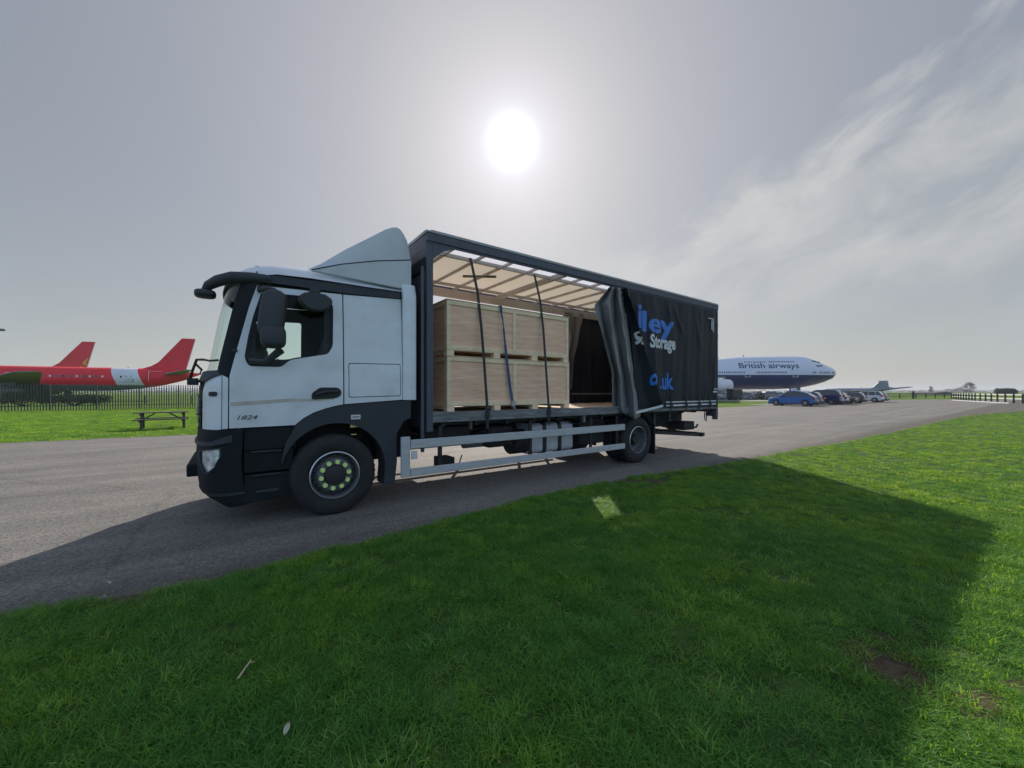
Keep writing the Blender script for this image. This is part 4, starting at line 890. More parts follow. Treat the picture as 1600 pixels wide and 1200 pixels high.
C = [([(955, 446), (929, 478), (944, 530), (958, 585), (957, 632)], .03), ([(957, 447), (938, 476), (949, 530), (963, 585), (964, 640)], .15), ([(959, 448), (951, 474), (959, 530), (970, 588), (973, 645)], -.12), ([(962, 449), (960, 476), (966, 530), (976, 588), (982, 650)], .07),
     ([(966, 449), (969, 476), (977, 530), (986, 590), (993, 656)], -.17), ([(971, 450), (976, 480), (985, 530), (994, 590), (1002, 650)], .07), ([(976, 450), (984, 480), (993, 530), (1004, 585), (1017, 641)], -.04), ([(979, 449), (991, 485), (1007, 540), (1022, 590), (1037, 635)], -.17), ([(986, 452), (987, 487), (1001, 540), (1015, 590), (1030, 634)], .0)]
cols = [[pix(x, y, yo) for x, y in c] for c, yo in C]
fd, _, _ = pleats('curtain_fold', cols[:6], M_curtin, nc, 34, 8)
fd2, _, _ = pleats('curtain_fold', cols[5:], M_curtain, nc, 24, 8)
def hemline(name, p, q, m, w):
    b = MB(); b.beam(p, q, .006, w); return b.build(name, m, nc)
a_, b_ = Vector(pix(993, 645, -.12)), Vector(pix(1036, 634, -.17)); hemline('fold_hem_stripe', a_, b_, M_cwhite, .055)
for z0, z1, m in ((1.335, 1.365, M_cwhite), (1.25, 1.29, M_cwhite)):
    panel('hem_stripe', [(7.30, z0), (9.60, z0), (9.60, z1), (7.30, z1)], lambda u, v, d: (u, nearc(u, v)[1]-.004+d, v), .002, m, nc, step=.07)
for x in (7.45, 8.1, 8.72, 9.25):
    b = MB(); b.beam((x, -.055, 1.50), (x+.01, -.045, 1.10), .045, .006, (0, 1, 0)); b.box(x-.04, x+.04, -.075, -.055, 1.24, 1.34); b.build('curtain_buckle', M_strap, nc, bevel=.004)
from mathutils.bvhtree import BVHTree
def drape(ob, u0, h0, ky=1.0, rise=0.0, off=.007):
    me = ob.data; tree = BVHTree.FromPolygons([v.co.copy() for v in me.vertices], [tuple(p.vertices) for p in me.polygons])
    def f(x, y):
        u = u0+x; h = h0+y*ky+rise*x; hit = tree.ray_cast(Vector((u, -2, h)), Vector((0, 1, 0)))
        return (u, (hit[0].y if hit[0] else -.08)-off, h)
    return f
put_text('curtain_letters', 'ley', 1.02, 1.24, drape(nc, 6.36, 2.97, .62), M_cblue, nc, .03, sub=.04)
put_text('curtain_letters', 'Storage', .42, 1.02, drape(nc, 6.63, 2.62), M_cwhite, nc, .014, sub=.04)
put_text('curtain_letters', '.uk', .66, .52, drape(nc, 7.02, 1.67, .8), M_cblue, nc, .022, sub=.04)
for w_, sz, wd_, u_, h_, m_c, bo in (('Sa', .40, .25, 6.05, 2.64, M_cwhite, .008), ('co', .52, .34, 6.50, 1.76, M_cblue, .02), ('i', .75, .12, 6.13, 3.02, M_cblue, .02)):
    put_text('curtain_letters', w_, sz, wd_, drape(fd2, u_, h_, off=.010), m_c, nc, bo, sub=.025)
b = MB(); b.box(9.17, 9.43, -.056, -.050, 3.535, 3.56); b.box(9.40, 9.43, -.056, -.050, 3.20, 3.53); b.box(9.32, 9.36, -.056, -.050, 3.25, 3.50); b.box(9.40, 9.60, -.058, -.050, 1.58, 1.62); b.box(9.45, 9.62, -.058, -.050, 1.66, 1.69); b.build('reflective_mark', M_cwhite, nc)
for h in (2.0, 2.5, 3.1, 3.4):
    b = MB(); b.box(9.772, 9.80, .01, .08, h, h+.07); b.build('door_hinge', M_frame, TR, bevel=.004)

# ------------------------------------------------------------------ crates on the load floor
def crate():
    r = empty('wooden_crate', (1.72, .25, 1.279)); r.parent = None
    L, D, H = 2.68, 1.95, .905
    def bx(n, m, *a, bv=.003): return MB().box(*a).build(n, m, r, bevel=bv)
    for x0, x1 in ((.04, L/2), (L/2, L-.04)): bx('plywood_panel', M_ply, x0, x1, .022, .034, .125, H-.02, bv=0)
    bx('plywood_panel', M_ply, .022, .034, .04, D-.04, .125, H-.02, bv=0); bx('plywood_panel', M_ply, L-.034, L-.022, .04, D-.04, .125, H-.02, bv=0); bx('plywood_panel', M_ply, .04, L-.04, D-.034, D-.022, .125, H-.02, bv=0)
    bx('top_batten', M_pine, 0, L, 0, .02, H-.085, H-.012); bx('bottom_batten', M_pine, 0, L, 0, .02, .10, .165)
    bx('top_batten', M_pine, 0, .02, .021, D, H-.085, H-.012); bx('bottom_batten', M_pine, 0, .02, .021, D, .10, .165)
    for x in (0, L/2-.033, L-.066): bx('upright_batten', M_pine, x, x+.066, .0, .0198, .167, H-.087)
    bx('upright_batten', M_pine, -.001, .0198, .022, .085, .167, H-.087); bx('upright_batten', M_pine, 0, .0198, D-.07, D, .167, H-.087)
    bx('lid', M_ply, -.012, L+.012, -.012, D+.012, H-.011, H)
    bx('base_board', M_pine, 0, L, .0, D, .085, .099)
    for x in (0, .90, 1.75, L-.13):
        for y in (.0, D-.12): bx('foot_block', M_pine, x, x+.13, y, y+.12, 0, .084)
        bx('skid_board', M_pine, x+.02, x+.11, .121, D-.121, .03, .084)
    return r
rot = atan2(RS, RC)
def on_truck(o, t, y, z, a=0): x, yy = w2(t, y); o.location = (x, yy, z); o.rotation_euler = (0, 0, rot+a)
c1 = crate(); on_truck(c1, 1.70, .25, 1.277); tag(c1, 'long plywood and pine crate standing directly on the truck load floor', 'crate', 'stacked crates on the truck')
c2 = copy_tree(c1); on_truck(c2, 1.70, .26, 2.184, radians(.25)); tag(c2, 'long plywood and pine crate stacked on top of the lower crate', 'crate', 'stacked crates on the truck')
sb = MB(); lv = [(2.72, .232, 3.09, .055), (2.725, .225, 2.98, .05), (2.735, .200, 2.86, .018), (2.76, .205, 2.70, .030), (2.80, .215, 2.42, .048), (2.86, .218, 2.0, .055), (2.915, .215, 1.62, .058), (2.94, .205, 1.46, .050), (2.965, .15, 1.30, .050)]
for p, q in zip(lv, lv[1:]): sb.beam(p[:3], q[:3], (p[3]+q[3])/2, .004, (0, 1, 0))
sb.beam((2.72, .225, 3.096), (2.72, 2.25, 3.104), .05, .005)
rs_ = sb.build('ratchet_strap', M_strapb); on_truck(rs_, 0, 0, 0); tag(rs_, 'blue ratchet strap hanging down the front of the two crates', 'strap')
q = MB(); q.box(2.92, 2.985, .165, .205, 1.33, 1.44); q.tube([(2.94, .18, 1.36), (2.95, .15, 1.30), (2.99, .16, 1.31), (2.98, .18, 1.36)], .008, 6); q.build('ratchet_buckle', M_buckle, rs_, bevel=.004)
# ------------------------------------------------------------------ airliners
M_red = mat('airliner_red', (0.76, 0.018, 0.032), 0.5, var=0.08, vscale_=0.4, coat=0.1, dirt=(0.70, 0.03, 0.04), dirt_amt=0.4)
M_pale = mat('airliner_pale', (0.68, 0.70, 0.74), 0.4, var=0.06, vscale_=0.5, coat=0.3)
M_belly = mat('airliner_belly', (0.16, 0.17, 0.18), 0.55, var=0.15, vscale_=0.6)
M_wing = mat('wing_grey', (0.20, 0.21, 0.215), 0.5, var=0.12, vscale_=0.5)
M_gold = mat('gold_print', (0.75, 0.40, 0.04), 0.5)
M_win = mat('window_dark', (0.02, 0.025, 0.035), 0.2)
M_line = mat('white_line', (0.75, 0.72, 0.72), 0.5)
M_navy = mat('navy_paint', (0.012, 0.030, 0.105), 0.35, var=0.1, vscale_=0.3, coat=0.3)
M_bawhite = mat('airliner_white', (0.62, 0.66, 0.76), 0.38, var=0.05, vscale_=0.3, coat=0.3)
M_greyjet = mat('grey_jet_paint', (0.22, 0.25, 0.29), 0.5, var=0.1, vscale_=0.5)
def hull(st, parts, parent, zsplit=None, n=28, oblique=0.0):
    """fuselage of rings (x, centre z, half height, half width), cut lengthways into bands and at zsplit into upper and lower skin
       parts: list of (name, x0, x1, upper material, lower material)"""
    def ring(x):
        for a, b in zip(st, st[1:]):
            if a[0] <= x <= b[0]:
                f = (x-a[0])/(b[0]-a[0]); f2 = f; return [a[i]+(b[i]-a[i])*f2 for i in range(1, 4)]
        return list(st[-1][1:])
    for name, x0, x1, mu, ml, lname in parts:
        xs = sorted({x0, x1}|{s[0] for s in st if x0 < s[0] < x1}|{x0+(x1-x0)*k/12 for k in range(13)})
        for half, m, nm in ((0, mu, name), (1, ml, lname)):
            V = []; F = []
            for x in xs:
                for k in range(n+1):
                    zc, rz, ry = ring(x)
                    zs = zc if zsplit is None else zsplit
                    a0 = math.asin(max(-1, min(1, (zs-zc)/max(rz, .01))))
                    a = a0+(pi-2*a0)*k/n if half == 0 else (pi-a0)+(pi+2*a0)*k/n
                    ob = oblique*(1-sin(a))*rz if (abs(x-x0) < 1e-6 or abs(x-x1) < 1e-6 or True) else 0
                    V.append((x+(ob if x0 > st[0][0]+.01 or x < x1 else ob), ry*cos(a), zc+rz*sin(a)))
            for i in range(len(xs)-1):
                for k in range(n): F.append((i*(n+1)+k, i*(n+1)+k+1, (i+1)*(n+1)+k+1, (i+1)*(n+1)+k))
            mesh_obj(nm, V, F, m, parent, True, 60)
    return ring
def wing(name, root_le, root_te, tip_le, tip_te, thr, tht, m, parent, vertical=False):
    """tapered aerofoil between a root and a tip chord"""
    V = []; prof = [(0, 0), (.06, .42), (.3, .5), (.7, .28), (1, .03), (1, -.03), (.7, -.15), (.3, -.3), (.06, -.25)]
    for le, te, th in ((root_le, root_te, thr), (tip_le, tip_te, tht)):
        le = Vector(le); te = Vector(te); up = Vector((0, 1, 0)) if vertical else Vector((0, 0, 1))
        for a, b in prof: V.append(le.lerp(te, a)+up*b*th)
    n = len(prof); F = [(i, (i+1) % n, n+(i+1) % n, n+i) for i in range(n)]+[tuple(range(n))[::-1], tuple(range(n, 2*n))]
    return mesh_obj(name, V, F, m, parent, True, 40)
def red_airliner(label, emblem):
    r = empty('airliner'); tag(r, label, 'airliner')
    st = [(0, 4.95, .16, .16), (1, 4.86, .42, .40), (2.2, 4.72, .78, .7), (4, 4.52, 1.14, 1.05), (6, 4.32, 1.47, 1.40), (8, 4.16, 1.72, 1.68), (10.5, 3.98, 1.92, 1.9), (13, 3.86, 2.03, 1.97), (15.5, 3.80, 2.07, 1.975), (31.5, 3.80, 2.07, 1.975), (33.5, 3.72, 1.95, 1.86), (35.2, 3.50, 1.65, 1.5), (36.6, 3.22, 1.1, 1.0), (37.4, 3.02, .5, .5), (37.6, 2.96, .05, .05)]
    ring = hull(st, [('tail_cone', 0, 8.7, M_red, M_red, 'tail_underside'), ('tail_band', 8.7, 12.2, M_pale, M_belly, 'band_underside'), ('fuselage', 12.2, 37.6, M_red, M_belly, 'belly')], r, 2.75, 20, -.35)  # dark grey lower skin paints in the shading under the hull
    fin = mesh_obj('tail_fin', *(lambda P: ([(x, y*(.17 if z < 8 else .09), z) for y in (1, -1) for x, z in P], [tuple(range(len(P))), tuple(range(2*len(P)-1, len(P)-1, -1))]+[(i, len(P)+i, len(P)+(i+1) % len(P), (i+1) % len(P)) for i in range(len(P))]))([(2.1, 5.15), (8.0, 5.35), (9.0, 5.72), (8.0, 5.92), (6.9, 6.35), (5.9, 7.1), (2.65, 11.55), (2.45, 11.75), (.55, 11.75), (.60, 11.4)]), M_red, r)
    b = MB(); b.beam((.52, 0, 11.7), (2.0, 0, 5.4), .20, .16, (0, 1, 0)); b.build('rudder_edge', M_line, fin)
    for s in (1, -1):
        wing('tailplane', (5.3, .9*s, 4.75), (1.9, .5*s, 4.9), (.9, 6.2*s, 5.45), (-.35, 6.2*s, 5.5), .5, .16, M_wing, r)
        wing('wing', (28.5, 1.6*s, 2.75), (20.6, 1.6*s, 2.9), (16.6, 16.9*s, 4.30), (13.9, 16.9*s, 4.38), 1.0, .22, M_wing, r)
        b = MB(); b.lathe([(.0, 20.5), (.45, 21.0), (.85, 22.5), (1.10, 24.6), (1.16, 26.0), (1.05, 26.6), (.9, 26.4), (.85, 25.5), (0, 25.4)], (0, 5.75*s, 1.75), 'x', 24); b.build('engine', M_wing, r, True)
        b = MB(); b.box(21.5, 25, 5.65*s-.12, 5.65*s+.12, 2.5, 3.3); b.build('engine_pylon', M_wing, r)
        b = MB(); b.tube([(19.3, 3.8*s, 2.9), (19.3, 3.8*s, .6)], .16, 8)
        b.lathe([(.3, -.45), (.58, -.42), (.6, -.3), (.6, -.12), (.3, -.08)], (19.3, 3.8*s, .6), 'y', 20, True); b.lathe([(.3, .45), (.58, .42), (.6, .3), (.6, .12), (.3, .08)], (19.3, 3.8*s, .6), 'y', 20, True); b.box(18.9, 19.8, 3.8*s-.05, 3.8*s+.05, 1.0, 2.4); b.build('landing_gear', M_gasket, r)
    b = MB(); b.tube([(32.5, 0, 2.2), (32.5, 0, .4)], .12, 8); b.lathe([(0, -.25), (.38, -.22), (.38, .22), (0, .25)], (32.5, 0, .4), 'y', 16); b.build('landing_gear', M_gasket, r)
    for k in range(40):
        x = 9.3+.62*k if k < 3 else 12.9+.53*(k-3)
        zc, rz, ry = ring(x); z = 4.25; yy = ry*sqrt(max(0, 1-((z-zc)/rz)**2))
        for s in (1, -1):
            b = MB(); b.box(x-.12, x+.12, yy*s-.03, yy*s+.03, z-.17, z+.17); b.build('cabin_window', M_win if k < 3 or k % 5 == 2 else M_line if k % 3 == 0 else M_belly, r)
    for x in (23.9, 25.7):                                             # overwing exits outlined in white
        b = MB(); yy = 1.96
        for (u0, u1, v0, v1) in ((-.35, .35, .62, .68), (-.35, .35, -.68, -.62), (-.35, -.30, -.62, .62), (.30, .35, -.62, .62)): b.box(x+u0, x+u1, yy-.06, yy+.03, 4.05+v0, 4.05+v1)
        b.build('exit_outline', M_line, r)
    b = MB(); b.box(8.9, 11.3, 1.78, 1.83, 3.35, 3.41); b.box(8.9, 11.3, 1.84, 1.89, 3.80, 3.86); b.box(8.9, 8.96, 1.78, 1.87, 3.35, 3.86); b.box(11.24, 11.3, 1.78, 1.91, 3.35, 3.86); b.build('hold_door_outline', M_belly, r)
    b = MB(); b.box(6.9, 6.95, 1.20, 1.62, 3.6, 5.3); b.box(5.2, 6.9, 1.2, 1.30, 5.30, 5.35); b.build('door_outline', M_line, r)
    b = MB(); b.box(26.6, 26.9, -.03, .03, 5.8, 6.15); b.box(10.1, 10.2, -.03, .03, 5.85, 6.15); b.build('antenna', M_belly, r)
    if emblem:
        for s in (1, -1):
            for P in ([(1.6, 6.9), (2.0, 6.6), (2.6, 7.0), (2.5, 7.6), (2.0, 8.1), (1.75, 8.6), (1.35, 9.1), (1.5, 8.4), (1.7, 7.9), (1.9, 7.4)], [(2.3, 5.9), (3.0, 6.3), (3.3, 6.1), (3.1, 5.7), (2.5, 5.5)]):
                P = [(1.9+(a-1.9)*.7, 7.0+(c_-7.0)*.7) for a, c_ in P]; b = MB(); y0, y1 = sorted((.10*s, .19*s)); b.prism(P, y0, y1); b.build('fin_emblem', M_gold, fin)
    return r
A1 = red_airliner('long red airliner with pale band, tail fin pointing right behind palisade fence', False)
A1.location = (-60.6, 75.5, 0); A1.rotation_euler = (0, 0, radians(-152.4))
A2 = red_airliner('red tail fin with gold emblem of airliner rising behind the nearer red fuselage', True)
A2.location = (-126, 119, 0); A2.rotation_euler = (0, 0, radians(-152.4)); A2.scale = (1.42, 1.42, 1.42)

def jumbo():
    r = empty('airliner', (78.6, 95, 0)); r.rotation_euler = (0, 0, pi); tag(r, 'huge white and navy blue airliner nose pointing right behind the parked cars', 'airliner')
    # x from the nose backwards (top z, bottom z, half width)
    pr = [(0, 6.15, 5.95, .08), (.4, 6.9, 5.3, .8), (1.2, 7.45, 4.65, 1.4), (3.1, 8.25, 3.85, 2.1), (5.2, 9.15, 3.25, 2.65), (7.0, 9.85, 2.85, 2.95), (8.4, 10.15, 2.6, 3.1), (10, 10.25, 2.4, 3.2), (15, 10.25, 2.15, 3.25), (24, 10.05, 2.1, 3.25), (29, 9.6, 2.1, 3.25), (33, 9.0, 2.1, 3.25), (52, 8.9, 2.2, 3.25), (60, 8.85, 3.8, 2.6), (66, 8.4, 5.6, 1.4), (70, 7.7, 6.8, .4)]
    st = [(x, (t+b)/2, (t-b)/2, w) for x, t, b, w in pr]
    ring = hull(st, [('upper_fuselage', 0, 70, M_bawhite, M_navy, 'lower_fuselage')], r, 5.55, 26)
    side = 1   # local +y faces the viewer after the half turn
    def yat(x, z):
        zc, rz, ry = ring(x); return ry*sqrt(max(0, 1-((z-zc)/rz)**2))
    for x0, n_, z in ((12.0, 11, 8.62), (17.6, 1, 8.6), (18.8, 10, 8.55)):
        for k in range(n_):
            x = x0+k*.52; b = MB(); y = yat(x, z); b.box(x-.13, x+.13, y-.06, y+.03, z-.19, z+.19); b.build('upper_deck_window', M_win, r)
    for x0, n_ in ((1.6, 2), (3.1, 4), (5.3, 2), (7.0, 2), (14.2, 14), (24.0, 16), (38, 20)):
        for k in range(n_):
            x = x0+k*.52; b = MB(); z = 6.15; y = yat(x, z); b.box(x-.12, x+.12, y-.08, y+.03, z-.18, z+.18); b.build('cabin_window', M_win, r)
    for x in (11.9, 23.2):
        b = MB(); y = yat(x, 5.9)
        for u0, u1, v0, v1 in ((-.62, .62, 5.0, 5.08), (-.62, -.54, 5.0, 6.9), (.54, .62, 5.0, 6.9), (-.62, .62, 6.85, 6.9)): b.box(x+u0, x+u1, y-.08, y+.04, v0, v1)
        b.build('door_outline', M_line, r)
    # flight deck windows
    b = MB()
    for x0, x1, z0, z1 in ((5.1, 5.9, 8.35, 8.75), (6.0, 6.6, 8.55, 8.95), (6.7, 7.3, 8.6, 9.0)):
        y = yat((x0+x1)/2, (z0+z1)/2); b.box(x0, x1, y-.25, y+.03, z0, z1)
    b.build('flight_deck_window', M_win, r)
    P = [(5.0, 7.72), (5.2, 7.85), (7.9, 7.85), (7.0, 7.72), (6.5, 7.45)]
    b = MB(); y = yat(6.5, 7.7); b.prism(P, y-.25, y+.02); b.build('speed_mark', M_navy, r)
    b = MB(); b.box(22.2, 22.4, -.03, .03, 10.0, 10.5); b.build('antenna', M_belly, r)
    W_ = 14.1
    put_text('fuselage_letters', 'British airways', 2.05, W_, lambda x, y: (25.1-x, yat(25.1-x, 7.15+y*.88)+.03, 7.15+y*.88), M_navy, r, .03, sub=.5)
    for s in (1, -1):
        wing('wing', (28.0, 3*s, 3.2), (41, 3*s, 3.4), (47, 31*s, 6.4), (50.5, 31*s, 6.5), 1.7, .35, M_wing, r)
        for yy, xf in ((11.7, 32.0), (20.8, 38.5)):
            b = MB(); b.lathe([(1.0, xf+.4), (1.15, xf), (1.28, xf+.3), (1.35, xf+1.5), (1.2, xf+3.5), (.7, xf+5.4), (0, xf+5.6)], (0, yy*s, 2.9), 'x', 26); b.lathe([(0, xf+.7), (1.0, xf+.7)], (0, yy*s, 2.9), 'x', 20); b.build('engine', M_pale, r, True)
            b = MB(); b.box(xf+1, xf+5, yy*s-.15, yy*s+.15, 4.0, 4.8); b.build('engine_pylon', M_wing, r)
        wing('tailplane', (60, 1*s, 7.5), (67, .8*s, 7.6), (67.5, 11*s, 8.4), (70, 11*s, 8.45), .8, .2, M_wing, r)
        for x in (33, 36.5):
            b = MB(); b.tube([(x, 3.6*s, 3), (x, 3.6*s, .7)], .25, 8); b.lathe([(0, -.6), (.62, -.55), (.62, .55), (0, .6)], (x-.7, 3.6*s, .62), 'y', 18); b.lathe([(0, -.6), (.62, -.55), (.62, .55), (0, .6)], (x+.7, 3.6*s, .62), 'y', 18); b.build('landing_gear', M_gasket, r)
    wing('tail_fin', (57, 0, 8.6), (68, 0, 8.4), (68, 0, 19.0), (72, 0, 19.0), .9, .3, M_navy, r, True)
    b = MB(); b.tube([(10.9, 0, 3), (10.9, 0, .6)], .18, 8); b.lathe([(0, -.5), (.6, -.45), (.6, .45), (0, .5)], (10.9, 0, .6), 'y', 18); b.build('nose_gear', M_gasket, r)
    b = MB(); b.box(9.9, 11.1, .75, .82, 1.3, 2.75); b.build('gear_door', M_bawhite, r)
    b = MB(); b.box(9.0, 9.9, -.8, .8, 1.9, 2.6); b.build('wheel_bay_door', M_belly, r)
    return r
jumbo()
def grey_jet():
    r = empty('jet_aircraft', (114.0, 118, 0)); r.rotation_euler = (0, 0, radians(176)); tag(r, 'grey jet tail and fuselage low behind the white hatchback', 'aircraft')
    st = [(0, 2.5, .15, .15), (1.5, 2.25, .5, .45), (4, 1.95, .75, .7), (8, 1.75, .9, .9), (14, 1.7, .95, .95), (18, 1.65, .8, .8), (20.5, 1.5, .1, .1)]
    hull(st, [('fuselage', 0, 20.5, M_greyjet, M_greyjet, 'belly')], r, None, 14)
    b = MB(); b.prism([(.6, 2.3), (4.7, 2.35), (5.6, 2.55), (4.6, 2.9), (3.0, 4.45), (2.9, 4.9), (.6, 4.95), (.35, 4.5), (.1, 2.6)], -.12, .12); b.build('tail_fin', M_greyjet, r)
    for s in (1, -1):
        wing('tailplane', (4.2, .4*s, 2.0), (.8, .4*s, 2.1), (-2.2, 3.3*s, 2.85), (-3.9, 3.3*s, 2.95), .9, .4, M_wing, r)
        wing('wing', (13, .8*s, 1.7), (8.5, .8*s, 1.75), (9, 7*s, 2.1), (7.5, 7*s, 2.1), .4, .12, M_wing, r)
        b = MB(); b.tube([(10, 1.6*s, 1.6), (10, 1.6*s, .3)], .1, 6); b.lathe([(0, -.15), (.35, -.13), (.35, .13), (0, .15)], (10, 1.6*s, .35), 'y', 12); b.build('landing_gear', M_gasket, r)
    b = MB(); b.box(8.0, 8.1, -.03, .03, 2.6, 3.0); b.build('antenna', M_greyjet, r)
grey_jet()

# ------------------------------------------------------------------ cars
M_tyre2 = M_tyre
M_carwin = mat('car_window', (0.02, 0.025, 0.03), 0.08, coat=1.0)
M_alloy = mat('car_alloy', (0.42, 0.43, 0.45), 0.3, metal=0.7)
M_tail = mat('tail_light', (0.35, 0.02, 0.02), 0.25, coat=1.0)
M_head = mat('head_light', (0.6, 0.62, 0.65), 0.15, coat=1.0)
M_plate = mat('plate_yellow', (0.6, 0.5, 0.1), 0.5)
M_skirt = mat('car_skirt', (0.03, 0.03, 0.032), 0.6)
def paint(name, c, metal=.3): return mat(name, c, .28, metal=metal, coat=1.0)
def car(label, cat, p, L=4.5, Wd=1.85, H=1.6, style='suv', group='cars parked nose out along the far side of the road'):
    r = empty('parked_car'); tag(r, label, cat, group)
    # x forward from the rear bumper; side profile: underside, bumpers, bonnet, belt line
    hb = .66*H if style == 'suv' else .63*H; hh = .60*H
    body = [(0, .30), (-.02, .55), (.03, .78), (.10, hb-.06), (.28, hb), (L*.60, hb-.02), (L*.70, hb-.05), (L*.93, hh-.08), (L*.985, hh-.22), (L, .50), (L-.04, .26), (L-.3, .20), (.25, .20)]
    xs = [0, .12, .35, L*.3, L*.5, L*.7, L*.88, L*.96, L]
    V = []; F = []; n = len(body)
    ins = [.22, .10, .03, 0, 0, .02, .09, .10]
    layers = [-1, -.985, -.93, -.5, 0, .5, .93, .985, 1]; sq = [.90, .96, 1, 1, 1, 1, 1, .96, .90]
    cxm, czm = L/2, .6
    for ly, q in zip(layers, sq):
        for x, z in body:
            e = max(0, abs(x-cxm)/(L/2)-.6)/.4; taper = 1-.13*e**2*abs(ly)
            zz = z if z < hb*.8 else z-(1-q)*.25
            V.append((cxm+(x-cxm)*(1-(.06*abs(ly)**4)), ly*Wd/2*(1-.10*e**2-(.05 if z > hb*.9 else 0)), zz))
    for i in range(len(layers)-1):
        for k in range(n): F.append((i*n+k, i*n+(k+1) % n, (i+1)*n+(k+1) % n, (i+1)*n+k))
    F += [tuple(range(n)), tuple((len(layers)-1)*n+k for k in range(n))[::-1]]
    mesh_obj('body', V, F, p, r, True, 40)
    # glasshouse
    if style == 'coupe': G = [(.18, hb-.02), (.75, H-.25), (1.35, H-.05), (2.0, H), (2.5, H-.03), (3.3, hb-.03)]
    elif style == 'saloon': G = [(.75, hb-.02), (1.25, H-.10), (1.8, H), (2.3, H-.02), (2.6, H-.06), (3.3, hb-.03)]
    elif style == 'hatch': G = [(.12, hb-.02), (.38, H-.18), (.7, H-.03), (1.7, H), (2.2, H-.05), (3.05, hb-.03)]
    else: G = [(.10, hb-.02), (.32, H-.22), (.48, H-.05), (1.4, H), (2.4, H-.04), (3.25, hb-.03)]
    G = [(x*L/4.5, z) for x, z in G]
    def gh(name, g_, wb, wt, m, up=0.0):
        V = []; n = len(g_)
        for s in (-1, 1):
            for x, z in g_:
                f = (z-hb)/(H-hb); V.append((x, s*(wb+(wt-wb)*max(0, f)), z+up))
        F = [tuple(range(n)), tuple(range(2*n-1, n-1, -1))]+[(i, n+i, n+(i+1) % n, (i+1) % n) for i in range(n)]
        return mesh_obj(name, V, F, m, r, True, 35)
    gh('windows', G, Wd*.44, Wd*.36, M_carwin)
    rf = [(x, z) for x, z in G[1:-1]]
    b = MB(); k = len(rf)
    vs = [(x, s*(Wd*.37+(.015 if z < H-.06 else 0)), z+d) for s in (-1, 1) for x, z, d in ([(x, z, .022) for x, z in rf]+[(x, z-.03, -.01) for x, z in rf[::-1]])]; n2 = 2*k
    b.add(vs, [tuple(range(n2)), tuple(range(2*n2-1, n2-1, -1))]+[(i, n2+i, n2+(i+1) % n2, (i+1) % n2) for i in range(n2)]); b.build('roof', p, r, True, 40)
    b = MB()
    for s in (-1, 1):
        pts = [(G[0], G[1]), (G[-1], G[-2])]
        for (a, c_) in pts: b.beam((a[0], s*Wd*.435, a[1]), (c_[0], s*Wd*.372, c_[1]), .05, .07)
        xm = G[3][0]+.15; b.beam((xm, s*Wd*.435, hb), (xm, s*Wd*.368, H-.04), .04, .06); xm = G[1][0]+.55; b.beam((xm-.1, s*Wd*.435, hb), (xm, s*Wd*.368, H-.07), .04, .08)
    b.build('pillar', p, r)
    for x in (L*.19, L*.80):
        for s in (-1, 1):
            w = empty('wheel', (x, s*Wd/2*.97, .34)); w.parent = r; w.rotation_euler = (0, 0, 0 if s < 0 else pi)
            b = MB(); b.lathe([(.22, 0), (.33, .0), (.345, .04), (.345, .2), (.2, .22)], n=20); b.build('tyre', M_tyre2, w, True)
            b = MB(); b.lathe([(.235, -.004), (.225, .02), (.19, .06), (0, .07)], n=20)
            for k in range(5): a = 2*pi*k/5; b.beam((0, .01, 0), (.22*cos(a), .01, .22*sin(a)), .05, .03, (0, 1, 0))
            b.build('rim', M_alloy, w, True)
    b = MB()
    for x in (L*.19, L*.80):
        for s in (-1, 1): ap = arcpts(.40, 0, pi, 12, x, .34); b.add([(a, s*Wd/2*.985+d, z) for a, z in ap for d in (0,)]+[(x+(a-x)*.88, s*Wd/2*.985, .34+(z-.34)*.88) for a, z in ap], [(i, i+1, 14+i, 13+i) for i in range(12)])
    b.box(.1, L-.15, -Wd/2*.96, Wd/2*.96, .20, .30); b.build('skirt', M_skirt, r)
    for s in (-1, 1):
        b = MB(); b.prism([(-.035, hb-.24), (-.03, hb-.08), (.18, hb-.05), (.30, hb-.12), (.12, hb-.2)], *sorted((s*Wd*.30, s*Wd*.475))); b.build('tail_light', M_tail, r)
        b = MB(); b.prism([(L*.885, hh-.10), (L*.985, hh-.26), (L*.97, hh-.33), (L*.90, hh-.24)], *sorted((s*Wd*.28, s*Wd*.455))); b.build('headlight', M_head, r)
        b = MB(); b.box(L*.63, L*.66, *sorted((s*Wd*.46, s*Wd*.56)), hb, hb+.13); b.build('door_mirror', p, r, bevel=.01)
    b = MB(); b.box(-.045, -.02, -.26, .26, hb-.42, hb-.31); b.build('number_plate', M_plate, r)
    b = MB(); b.box(-.035, .2, -Wd*.44, Wd*.44, .30, .48); b.box(L-.15, L+.01, -Wd*.30, Wd*.30, .30, .52); b.build('bumper_trim', M_skirt, r)
    return r
P_blue = mat('paint_bright_blue', (0.004, 0.10, 0.36), 0.35, coat=0.3); P_black = paint('paint_black', (0.02, 0.02, 0.024)); P_navy = paint('paint_navy', (0.02, 0.03, 0.12)); P_silver = paint('paint_silver', (0.42, 0.45, 0.50)); P_teal = paint('paint_dark_teal', (0.02, 0.07, 0.09)); P_grey = paint('paint_grey', (0.10, 0.10, 0.12)); P_white = paint('paint_white', (0.62, 0.64, 0.70), 0.0)
